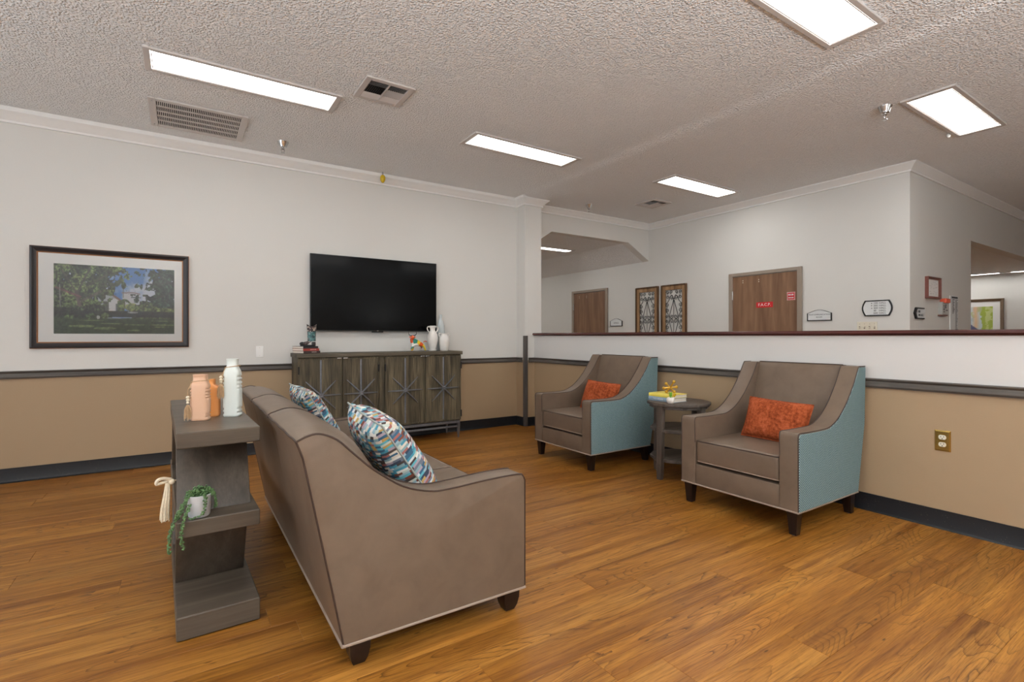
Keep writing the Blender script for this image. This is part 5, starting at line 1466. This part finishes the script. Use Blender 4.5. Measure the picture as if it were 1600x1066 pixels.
# potted trailing plant on the shelf
px, py, pz = 0.052, 2.172, 0.4225
t = root('trailing_plant', 'trailing string of pearls plant in a white pot on the console shelf', 'potted plant', (px, py, pz))
MB().lathe([(0.032, 0.0), (0.035, 0.004), (0.0385, 0.074), (0.0395, 0.077), (0.036, 0.078), (0.035, 0.066)], px, py, pz, 24).build('pot', M['pot'], t, 50)
MB().lathe([(0.035, 0.0), (0.034, 0.003)], px, py, pz + 0.064, 18).build('soil', M['soil'], t)
rg = random.Random(12)
strands = []
for k in range(46):                                   # mound over the pot
    a = rg.random() * 2 * pi; r = 0.040 * math.sqrt(rg.random())
    top_ = Vector((px + r * cos(a), py + 0.8 * r * sin(a), pz + 0.072 + 0.028 * (1 - (r / 0.042) ** 2) + 0.012 * rg.random()))
    strands.append([Vector((px + 0.3 * r * cos(a), py + 0.3 * r * sin(a), pz + 0.068)), top_, top_ + Vector((0.012 * cos(a), 0.010 * sin(a), -0.012))])
def strand(pts): strands.append(spline(pts, 5))
for k in range(7):
    j = lambda s=0.006: (rg.random() - 0.5) * s
    strand([(px - 0.022 + j(), py - 0.012 + j(), pz + 0.084), (px - 0.040 + j(), py - 0.028 + j(), pz + 0.070 + j()), (px - 0.055 + j(0.012), py - 0.038 + j(), pz + 0.045 + j(0.02)), (px - 0.068 + j(0.014), py - 0.046 + j(), pz + 0.014 + j(0.02))])
for k in range(3):
    j = lambda s=0.006: (rg.random() - 0.5) * s
    strand([(px - 0.055 + j(), py - 0.040 + j(), pz + 0.045), (px - 0.075 + j(), py - 0.056 + j(0.003), pz + 0.012 + j()), (px - 0.088 + j(), py - 0.068, pz - 0.030 + j()), (px - 0.090 + j(), py - 0.071, pz - 0.075 + j()), (px - 0.088 + j(), py - 0.072, pz - 0.096)])
for k in range(3):
    j = lambda s=0.005: (rg.random() - 0.5) * s
    strand([(px - 0.030 + j(), py - 0.034 + j(), pz + 0.050), (px - 0.046 + j(), py - 0.058 + j(0.003), pz + 0.012), (px - 0.052 + j(), py - 0.068, pz - 0.020), (px - 0.054 + j(), py - 0.070, pz - 0.060), (px - 0.050 + j(), py - 0.071, pz - 0.088 + j(0.01))])
strand([(px + 0.010, py - 0.034, pz + 0.082), (px + 0.014, py - 0.043, pz + 0.066), (px + 0.014, py - 0.045, pz + 0.03), (px + 0.004, py - 0.047, pz + 0.012), (px - 0.016, py - 0.046, pz + 0.006), (px - 0.034, py - 0.046, pz + 0.006)])
strand([(px + 0.014, py - 0.030, pz + 0.084), (px + 0.019, py - 0.041, pz + 0.070), (px + 0.018, py - 0.044, pz + 0.04)])
for k in range(3):
    j = lambda s=0.006: (rg.random() - 0.5) * s
    strand([(px + 0.026, py + j(), pz + 0.086), (px + 0.044 + j(), py - 0.006 + j(), pz + 0.078), (px + 0.049 + j(), py - 0.008 + j(), pz + 0.05), (px + 0.050 + j(), py - 0.008 + j(), pz + 0.022 + j())])
stems = MB(); pearls = MB()
for sdef in strands:
    stems.tube(sdef, 0.0009, 4)
    L = 0
    for a, b_ in zip(sdef, sdef[1:]):
        d = (b_ - a).length; k = max(1, int(d / 0.0045))
        for i in range(k):
            p = a.lerp(b_, i / k); o_ = Vector((rg.random() - 0.5, rg.random() - 0.5, rg.random() - 0.5)).normalized() * 0.0040
            pearls.ball(tuple(p + o_), 0.0031 + 0.0012 * rg.random(), 1)
stems.build('stems', M['leaf'], t, kind='stuff')
pearls.build('pearl_leaves', M['leaf'], t, 80, kind='stuff')

# cotton tassel tied at the left edge of the console
tx, ty = -0.046, 2.285
t = root('cotton_tassel', 'cream cotton tassel hanging at the left edge of the console table', 'tassel', (tx, ty, 0.385))
MB().ball((tx + 0.012, ty, 0.532), 0.011, 2).build('bead', M['cotton'], t)
b = MB()
for i in range(26):
    a = 2 * pi * i / 26; r0, r1 = 0.006, 0.010 + 0.004 * random.random()
    b.tube(spline([(tx + r0 * cos(a), ty + r0 * sin(a), 0.530), (tx - 0.003 + r1 * 0.75 * cos(a), ty + r1 * 0.75 * sin(a), 0.485), (tx - 0.008 + r1 * cos(a), ty + r1 * sin(a), 0.436), (tx - 0.010 + 1.1 * r1 * cos(a), ty + r1 * sin(a), 0.385 + 0.012 * random.random())], 3), 0.0019, 5)
b.build('fringe', M['cotton'], t, kind='stuff')
MB().tube(spline([(tx + 0.010, ty, 0.541), (tx - 0.012, ty - 0.006, 0.549), (tx - 0.030, ty - 0.006, 0.545), (tx - 0.034, ty - 0.004, 0.530), (tx - 0.012, ty, 0.533), (tx + 0.004, ty, 0.536)], 4), [0.006] * 21, 8).build('bow', M['cotton'], t)
MB().tube([(tx + 0.004, ty, 0.534), (tx + 0.032, ty + 0.004, 0.535)], 0.003, 6).build('tie_cord', M['cotton'], t)
